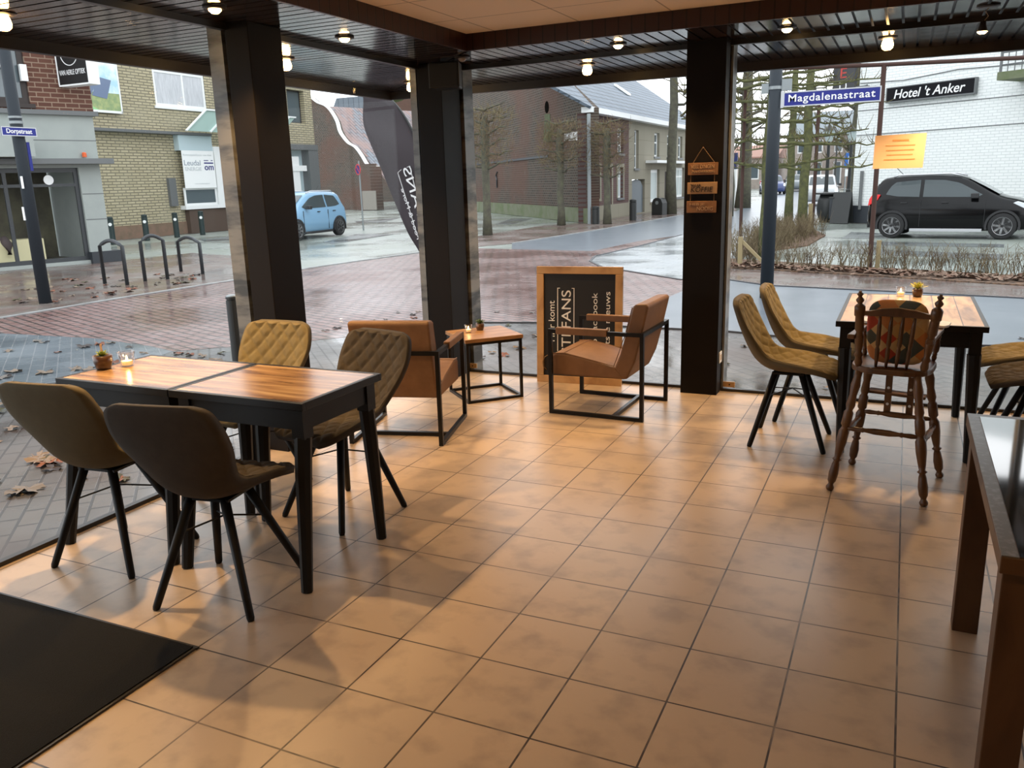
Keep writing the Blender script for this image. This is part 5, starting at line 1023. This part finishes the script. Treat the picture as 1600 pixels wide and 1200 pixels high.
boxtree((-12.104, 19.086), 'clipped tree nearest the corner column, in front of the gable wall', 2.0, 3.75, 1.15, 0.13, 11, lean=0.05)
boxtree((-11.6, 24.2), 'clipped tree in front of the right end of the gable wall', 1.9, 3.55, 0.95, 0.13, 12)
boxtree((-10.0, 24.75), 'clipped tree in front of the red brick house and its white door', 1.6, 3.5, 0.8, 0.13, 13)
def bigtree(base, label, h, r, seed, m, spread=2.0, low=0.55):
    rr = random.Random(seed); t = thing('bare_tree', label, 'tree', (base[0], base[1], 0), 0, 'bare street trees')
    obj('trunk', MB().tube(wob(rr, (0, 0, GZ), (0.1, 0, h), 7, 0.05), [r * 1.3, r, r * 0.9, r * 0.85, r * 0.75, r * 0.6, r * 0.5, r * 0.3], 10), m, t, smooth=True)
    ar = MB(); tw = MB()
    for k in range(14):
        z = h * (low + (1 - low) * k / 14); a = rr.uniform(0, 2 * PI); L_ = spread * rr.uniform(0.6, 1.1); P = wob(rr, (0, 0, z), (math.cos(a) * L_, math.sin(a) * L_, z + L_ * 0.35), 5, 0.16); ar.tube(P, [r * 0.32 * (1 - 0.13 * i) for i in range(6)], 5)
        ar.ball(P[-1], r * 0.4, 6, 4)
        for _ in range(7): d = Vector((rr.uniform(-1, 1), rr.uniform(-1, 1), rr.uniform(0.2, 1))).normalized(); p = P[rr.randint(2, 5)]; tw.tube([p, p + d * 0.5, p + d * 1.0], [0.035, 0.02, 0.01], 3, cap=False)
    obj('branches', ar, m, t, smooth=True); obj('twigs', tw, M_twig, t)
bigtree((-9.6, 32.45), 'tall bare plane tree trunk left of the dark column', 11, 0.22, 21, M_bark2, 2.0, 0.42)
bigtree((-7.5, 38.5), 'thick dark tree trunk just right of the dark column', 10, 0.32, 22, M_bark2, 2.6, 0.35); bigtree((-6.6, 30), 'slimmer bare tree beside the right column', 8, 0.16, 23, M_bark2, 2.6, 0.25)
bigtree((-2.35, 36), 'dark bare tree at the left edge of the white hotel', 7, 0.24, 24, M_bark2, 2.4, 0.3)
def hedge(label, a, c, n, h, depth, seed, m, name='bare_hedge'):
    rr = random.Random(seed); mb = MB(); a = Vector((a[0], a[1], 0)); c = Vector((c[0], c[1], 0)); side = Vector((-(c - a).y, (c - a).x, 0)).normalized()
    for k in range(n):
        clump = a.lerp(c, (k + rr.random()) / n) + side * rr.uniform(-depth, depth)
        for _ in range(7):
            p = clump + Vector((rr.uniform(-.06, .06), rr.uniform(-.06, .06), GZ)); d = Vector((rr.uniform(-0.45, 0.45), rr.uniform(-0.3, 0.3), 1)).normalized(); l = h * rr.uniform(0.55, 1.1); q = p + d * l * 0.5; e = q + (d + Vector((rr.uniform(-.35, .35), 0, 0))).normalized() * l * 0.5
            mb.tube([p, q, e], [0.0065, 0.005, 0.002], 3, cap=False)
            for _ in range(2): f = p.lerp(e, rr.uniform(0.4, 0.9)); mb.tube([f, f + Vector((rr.uniform(-.12, .12), rr.uniform(-.1, .1), rr.uniform(0.05, .18)))], [0.004, 0.0015], 3, cap=False)
    o = obj(name, mb, m); tag(o, label, 'hedge'); return o
M_hedge = mat('hedge_twigs', (0.10, 0.07, 0.04), 0.95, var=((0.20, 0.16, 0.09), 4, 0.4, 0.6))
hedge('long sparse bare hedge along the street in front of the black car', (-2.998, 10.966), (2.054, 9.326), 62, 0.50, 0.16, 31, M_hedge)
hedge('thick brown bare hedge clump behind the right pole', (-3.013, 14.012), (-2.455, 19.307), 110, 0.62, 0.5, 32, M_hedge, 'bare_shrubs')
hedge('sparse bare hedge just right of the dark column', (-3.168, 12.076), (-2.811, 13.403), 14, 0.7, 0.25, 33, M_hedge, 'bare_shrubs')
M_stake = mat('pale_stake', (0.30, 0.24, 0.13), 0.9)
t = thing('braced_stake', 'pale wooden stake with diagonal brace just right of the dark column', 'stake', (-2.74, 10.55, 0)); obj('post', MB().beam((0, 0, GZ), (0, 0, 0.52), 0.075), M_stake, t); obj('brace', MB().beam((0.03, 0, 0.44), (0.52, -0.05, GZ), 0.05), M_stake, t)
t = thing('hedge_stake', 'short wooden stake in the hedge beside the rusty upright', 'stake', (-0.44, 10.2, 0)); obj('post', MB().beam((0, 0, GZ), (0, 0, 0.49), 0.07), M_stake, t)
t = thing('hedge_stake', 'wooden stake behind the brown hedge clump', 'stake', (-2.52, 20.4, 0)); obj('post', MB().beam((0, 0, GZ), (0, 0, 0.75), 0.11), M_stake, t)

# ------------------------------------------------------------------ cars
M_tyre = mat('tyre_rubber', (0.015, 0.015, 0.016), 0.8); M_rim = mat('alloy_rim', (0.55, 0.56, 0.58), 0.3, 0.8); M_carglass = mat('car_glass', (0.05, 0.065, 0.07), 0.08, spec=0.45); M_trimb = mat('black_car_trim', (0.02, 0.02, 0.022), 0.55)
M_tail = mat('tail_lamp', (0.55, 0.02, 0.025), 0.2, emit=((1, 0.05, 0.04), 0.25)); M_head = mat('head_lamp', (0.7, 0.74, 0.78), 0.1)
def loft(st, n_half):
    mb = MB(); mb.grid([[p for p in ring] for ring in st], closed=True); return mb
# stations: x, bottom, widest-z, belt-z, top-z, half-width, top half-width
HATCH = [(-1.80, 0.34, 0.50, 0.62, 0.64, 0.62, 0.55), (-1.74, 0.26, 0.52, 0.84, 0.90, 0.74, 0.60), (-1.66, 0.22, 0.54, 0.93, 1.16, 0.79, 0.585), (-1.50, 0.20, 0.55, 0.95, 1.40, 0.805, 0.575), (-1.25, 0.19, 0.55, 0.94, 1.46, 0.815, 0.585), (-0.70, 0.18, 0.55, 0.92, 1.485, 0.82, 0.60),
         (-0.05, 0.18, 0.55, 0.90, 1.475, 0.82, 0.60), (0.35, 0.18, 0.55, 0.89, 1.40, 0.82, 0.585), (0.75, 0.18, 0.55, 0.88, 1.18, 0.815, 0.59), (1.10, 0.19, 0.55, 0.87, 0.985, 0.81, 0.62), (1.45, 0.20, 0.54, 0.83, 0.90, 0.79, 0.60), (1.70, 0.23, 0.52, 0.74, 0.80, 0.74, 0.55), (1.84, 0.28, 0.48, 0.60, 0.66, 0.62, 0.45)]
def car(label, loc, ang, paint, roof_rails=True, detail=True, scale=1.0, tail=True, sill=None):
    t = thing('car', label, 'car', (loc[0], loc[1], GZ), ang)
    rows = smooth_path(HATCH, 48); G = []
    for x, zb, zw, zl, zt, w, wt in rows:
        h = [(x, 0.0, zb), (x, w * 0.86, zb), (x, w * 0.97, zb + 0.08), (x, w, zw), (x, w * 0.985, (zw + zl) / 2), (x, w * 0.95, zl), (x, wt + (w * 0.95 - wt) * 0.42, zl + (zt - zl) * 0.58), (x, wt + 0.03, zt - 0.05 * min(1, (zt - zl) * 4)), (x, wt * 0.9, zt), (x, 0.0, zt + 0.015)]
        G.append(h + [(p[0], -p[1], p[2]) for p in h[-2:0:-1]])
    mb = MB(); V = mb.grid(G, closed=True); mb.bm.faces.new(V[0][::-1]); mb.bm.faces.new(V[-1]); obj('body', mb, paint, t, smooth=True)
    def side(x, z):
        r_ = min(rows, key=lambda q: abs(q[0] - x)); _, zb, zw, zl, zt, w, wt = r_
        f = (z - zl) / max(zt - zl, 0.01)
        if f <= 0: return w * 0.98
        m_ = wt + (w * 0.95 - wt) * 0.42
        return (w * 0.95 + (m_ - w * 0.95) * f / 0.58) if f < 0.58 else (m_ + (wt + 0.03 - m_) * (f - 0.58) / 0.42)
    for s in (-1, 1):
        for out in ([(-1.38, 1.05), (-1.30, 1.22), (-1.18, 1.34), (-0.62, 1.385), (-0.62, 0.985), (-1.1, 1.0)], [(-0.54, 0.985), (-0.54, 1.385), (-0.1, 1.37), (0.22, 1.30), (0.72, 1.02), (0.66, 0.965)]):
            xs = [p[0] for p in out]; a, c = min(xs), max(xs); mb = MB(); n = 14; P = []
            def zr(x):
                zz = []
                for (x0, z0), (x1, z1) in zip(out, out[1:] + out[:1]):
                    if min(x0, x1) - 1e-6 <= x <= max(x0, x1) + 1e-6 and abs(x0 - x1) > 1e-6: zz.append(z0 + (z1 - z0) * (x - x0) / (x1 - x0))
                return (min(zz), max(zz)) if zz else (1, 1)
            for i in range(n + 1):
                x = a + (c - a) * i / n; z0, z1 = zr(min(max(x, a + 1e-4), c - 1e-4)); P.append([(x, s * (side(x, z0 + (z1 - z0) * j / 4) + 0.010), z0 + (z1 - z0) * j / 4) for j in range(5)])
            mb.grid(P); o = obj('side_window', mb, M_carglass, t); so_ = o.modifiers.new('thick', 'SOLIDIFY'); so_.thickness = 0.004
    mb = MB(); mb.grid([[(1.06, -0.60 + 1.2 * j / 6, 1.025) for j in range(7)], [(0.75, -0.56 + 1.12 * j / 6, 1.205) for j in range(7)], [(0.40, -0.53 + 1.06 * j / 6, 1.395) for j in range(7)]]); obj('windscreen', mb, M_carglass, t)
    mb = MB(); mb.grid([[(-1.715, -0.55 + 1.1 * j / 4, 1.0) for j in range(5)], [(-1.60, -0.53 + 1.06 * j / 4, 1.30) for j in range(5)]]); obj('rear_window', mb, M_carglass, t)
    for x in (-1.19, 1.19):
        for s in (-1, 1):
            wl = MB().lathe([(0.20, -0.01), (0.285, -0.0), (0.30, 0.02), (0.30, 0.16), (0.28, 0.18)], n=28)
            wl2 = obj('wheel', wl, M_tyre, t); wl2.location = (x, s * 0.855, 0.30); wl2.rotation_euler = (s * PI / 2, 0, 0)
            ri = MB(); ri.lathe([(0.175, 0.0), (0.205, -0.012), (0.21, 0.02), (0.18, 0.05), (0.001, 0.05)], n=24)
            for k in range(8): a = 2 * PI * k / 8; ri.beam((0.03 * math.cos(a), 0.03 * math.sin(a), 0.0), (0.185 * math.cos(a + 0.12), 0.185 * math.sin(a + 0.12), 0.0), 0.045, 0.02)
            ri.lathe([(0.04, -0.008), (0.045, 0.02)], n=12); obj('rim', ri, M_rim, wl2)
            ac_ = MB()
            for k in range(-1, 13): a0, a1 = PI * k / 12, PI * (k + 1) / 12; ac_.beam((x + 0.345 * math.cos(a0), s * 0.815, 0.30 + 0.345 * math.sin(a0)), (x + 0.345 * math.cos(a1), s * 0.815, 0.30 + 0.345 * math.sin(a1)), 0.05, 0.075, up=(0, 1, 0))
            obj('wheel_arch', ac_, M_trimb, t)
    for s in (-1, 1):
        if tail: obj('tail_light', MB().prism([(-1.775, 0.78), (-1.56, 0.92), (-1.50, 1.05), (-1.68, 1.06), (-1.75, 0.95)], s * 0.70 if s > 0 else -0.795, s * 0.795 if s > 0 else -0.70, 'y'), M_tail, t, bevel=0.01)
        obj('head_light', MB().prism([(1.35, 0.82), (1.78, 0.60), (1.82, 0.66), (1.70, 0.78), (1.45, 0.86)], 0.60 if s > 0 else -0.765, 0.765 if s > 0 else -0.60, 'y'), M_head, t, bevel=0.01)
        obj('sill_strip', MB().box(-0.78, 0.78, s * 0.80 if s > 0 else -0.835, s * 0.835 if s > 0 else -0.80, 0.16, 0.235), sill or M_trimb, t, bevel=0.01)
        obj('wing_mirror', MB().box(0.50, 0.66, 0.80 if s > 0 else -0.96, 0.96 if s > 0 else -0.80, 0.94, 1.06), M_trimb, t, bevel=0.02)
        for x in (-1.02, -0.12): obj('door_handle', MB().box(x, x + 0.14, s * 0.80 if s > 0 else -0.826, s * 0.826 if s > 0 else -0.80, 0.835, 0.862), M_trimb, t)
        if roof_rails: obj('roof_rail', MB().tube([(-1.25, s * 0.57, 1.46), (-1.15, s * 0.57, 1.505), (0.0, s * 0.57, 1.515), (0.25, s * 0.56, 1.46)], 0.02, 8), M_rim, t, smooth=True)
    dl = MB()
    for s in (-1, 1):
        for x in (-0.58, 0.80): dl.box(x, x + 0.008, s * 0.800 if s > 0 else -0.823, s * 0.823 if s > 0 else -0.800, 0.28, 0.90)
    obj('door_seam', dl, M_trimb, t)
    obj('antenna', MB().tube([(-1.1, 0, 1.48), (-1.3, 0, 1.68)], 0.008, 5), M_trimb, t); obj('bumper_trim', MB().box(-1.80, -1.70, -0.62, 0.62, 0.24, 0.46), M_trimb, t, bevel=0.02)
    return t
def paint(name, c, rough=0.25): return mat(name, c, rough, 0.0, coat=0.35)
ang = math.atan2(17.57 - 17.93, 1.935 + 0.345); u = Vector((math.cos(ang), math.sin(ang))); nrm = Vector((-u.y, u.x)); mid = Vector(((1.935 - 0.345) / 2, (17.57 + 17.93) / 2)) + nrm * 0.86
car('black hatchback with silver sill strip parked by the white hotel', mid, ang, mat('black_car_paint', (0.003, 0.003, 0.0035), 0.14, spec=0.28), sill=mat('silver_sill', (0.45, 0.46, 0.48), 0.4))
c1 = Vector((-17.581, 16.606)); c2 = Vector((-17.699, 18.983)); u = (c1 - c2).normalized(); nrm = Vector((-u.y, u.x)); mid = (c1 + c2) / 2
mid = c2 + u * 1.19 - nrm * 0.86
car('light blue small car parked by the curved gable wall', mid, math.atan2(u.y, u.x), paint('light_blue_paint', (0.20, 0.37, 0.54), 0.3), tail=False)
car('silver car parked on the side street beside the lantern', (-4.1, 41.5), R(-84), paint('silver_paint', (0.45, 0.47, 0.48), 0.3), roof_rails=False)
car('dark blue car coming down the side street with lit headlights', (-9.9, 66), R(-75), paint('dark_blue_paint', (0.03, 0.05, 0.16), 0.3), roof_rails=False)
car('grey car following the dark blue car', (-9.4, 76), R(-80), paint('grey_paint', (0.12, 0.14, 0.15), 0.3), roof_rails=False)
rc = car('pale car with glowing red tail lights driving away', (-9.4, 88), R(97), paint('pale_paint', (0.35, 0.30, 0.30), 0.3), roof_rails=False)
M_brake = mat('lit_brake_lamp', (1, 0.1, 0.05), 0.3, emit=((1, 0.07, 0.04), 14))
for s in (-1, 1): obj('brake_light', MB().box(-1.86, -1.78, s * 0.62 - 0.16, s * 0.62 + 0.16, 0.75, 0.95), M_brake, rc)

# ------------------------------------------------------------------ fallen leaves
def leaf_mesh(seed):
    rr = random.Random(seed); mb = MB(); n = 20; pts = []
    for k in range(n):
        a = 2 * PI * k / n; r_ = (0.62 + 0.38 * abs(math.cos(2.5 * a))) * (1.0 if k % 2 else 0.72) * rr.uniform(0.85, 1.1)
        pts.append(Vector((r_ * math.cos(a), r_ * math.sin(a), 0.10 * math.sin(3 * a + seed) + rr.uniform(0, 0.12))))
    c = mb.bm.verts.new((0, 0, 0.03)); V = [mb.bm.verts.new(p) for p in pts]
    for k in range(n): mb.bm.faces.new((c, V[k], V[(k + 1) % n]))
    st = [mb.bm.verts.new(p) for p in ((0.03, -0.6, 0.05), (-0.03, -0.6, 0.05), (-0.02, -1.15, 0.1), (0.02, -1.15, 0.1))]; mb.bm.faces.new(st)
    return mb
leaf_mats = [mat('leaf_russet', (0.175, 0.0595, 0.028), 0.6), mat('leaf_tan', (0.1764, 0.126, 0.084), 0.6), mat('leaf_pale', (0.1386, 0.1184, 0.1008), 0.5), mat('leaf_brown', (0.02293, 0.01058, 0.006174), 0.5), mat('leaf_yellow', (0.05184, 0.04939, 0.01235), 0.6)]
protos = [obj('fallen_leaf', leaf_mesh(40 + k), m) for k, m in enumerate(leaf_mats)]
first = {p: True for p in protos}
def scatter(n, corners, size, label, grp, seed, weights=(3, 4, 3, 3, 1)):
    rr = random.Random(seed); pts = [Vector((c[0], c[1])) for c in corners]
    for _ in range(n):
        a, c = rr.random(), rr.random(); p = pts[0].lerp(pts[1], a).lerp(pts[3].lerp(pts[2], a), c)
        pr_ = rr.choices(protos, weights)[0]
        if first[pr_]: o = pr_; first[pr_] = False
        else: o = pr_.copy(); C.objects.link(o)
        s = size * rr.uniform(0.6, 1.25); o.scale = (s, s * rr.uniform(0.6, 1), s); o.location = (p.x, p.y, GZ + 0.003); o.rotation_euler = (rr.uniform(-.12, .12), rr.uniform(-.12, .12), rr.uniform(0, 6.28)); tag(o, label, 'leaf', grp)
scatter(150, [(-4.2, -4.0), (-8.6, -1.6), (-6.6, 1.8), (-4.0, -0.9)], 0.095, 'fallen autumn leaf on the dark pavers outside the left window', 'fallen leaves outside the left window', 1)
scatter(45, [(-3.6, 1.75), (-6.4, 2.2), (-6.0, 4.9), (-2.6, 4.6)], 0.075, 'fallen leaf on the pavers outside the corner by the side table', 'fallen leaves outside the glazed corner', 2)
scatter(16, [(-2.4, 1.8), (1.0, 1.8), (1.6, 4.5), (-2.2, 4.6)], 0.06, 'fallen leaf on the pale pavers outside the right window', 'fallen leaves outside the right window', 3)
scatter(60, [(-12.026, 3.013), (-11.874, 6.430), (-13.312, 8.023), (-15.856, 5.856)], 0.10, 'fallen leaf on the wet left pavement below the bicycle racks', 'fallen leaves on the left pavement', 4)
scatter(12, [(-7.275, -0.237), (-6.754, 1.207), (-8.108, 1.566), (-9.642, 1.327)], 0.09, 'fallen leaf on the blue-grey pavers at the far left', 'fallen leaves on the blue-grey pavers', 5)
rr = random.Random(9); mb = MB(); A_, B_ = Vector((-2.935, 10.628)), Vector((1.862, 9.059))
for _ in range(1100):
    p = A_.lerp(B_, rr.random()); p += Vector((rr.gauss(0, .04), rr.gauss(0.05, 0.16))); s = rr.uniform(0.03, 0.075); a = rr.uniform(0, 6.28); tl_ = rr.uniform(-.5, .5)
    ex = Vector((math.cos(a), math.sin(a), tl_)) * s; ey = Vector((-math.sin(a), math.cos(a), rr.uniform(-.4, .4))) * s * 0.7; c = Vector((p.x, p.y, GZ + 0.03 + rr.uniform(0, 0.05)))
    mb.face([c - ex, c - ey * 0.8, c + ex, c + ey])
o = obj('leaf_litter', mb, mat('litter_leaves', (0.14, 0.07, 0.042), 0.8, var=((0.294, 0.21, 0.154), 9, 0.45, 0.6))); tag(o, 'strip of brown leaf litter under the bare hedge', 'leaf litter', kind='stuff')
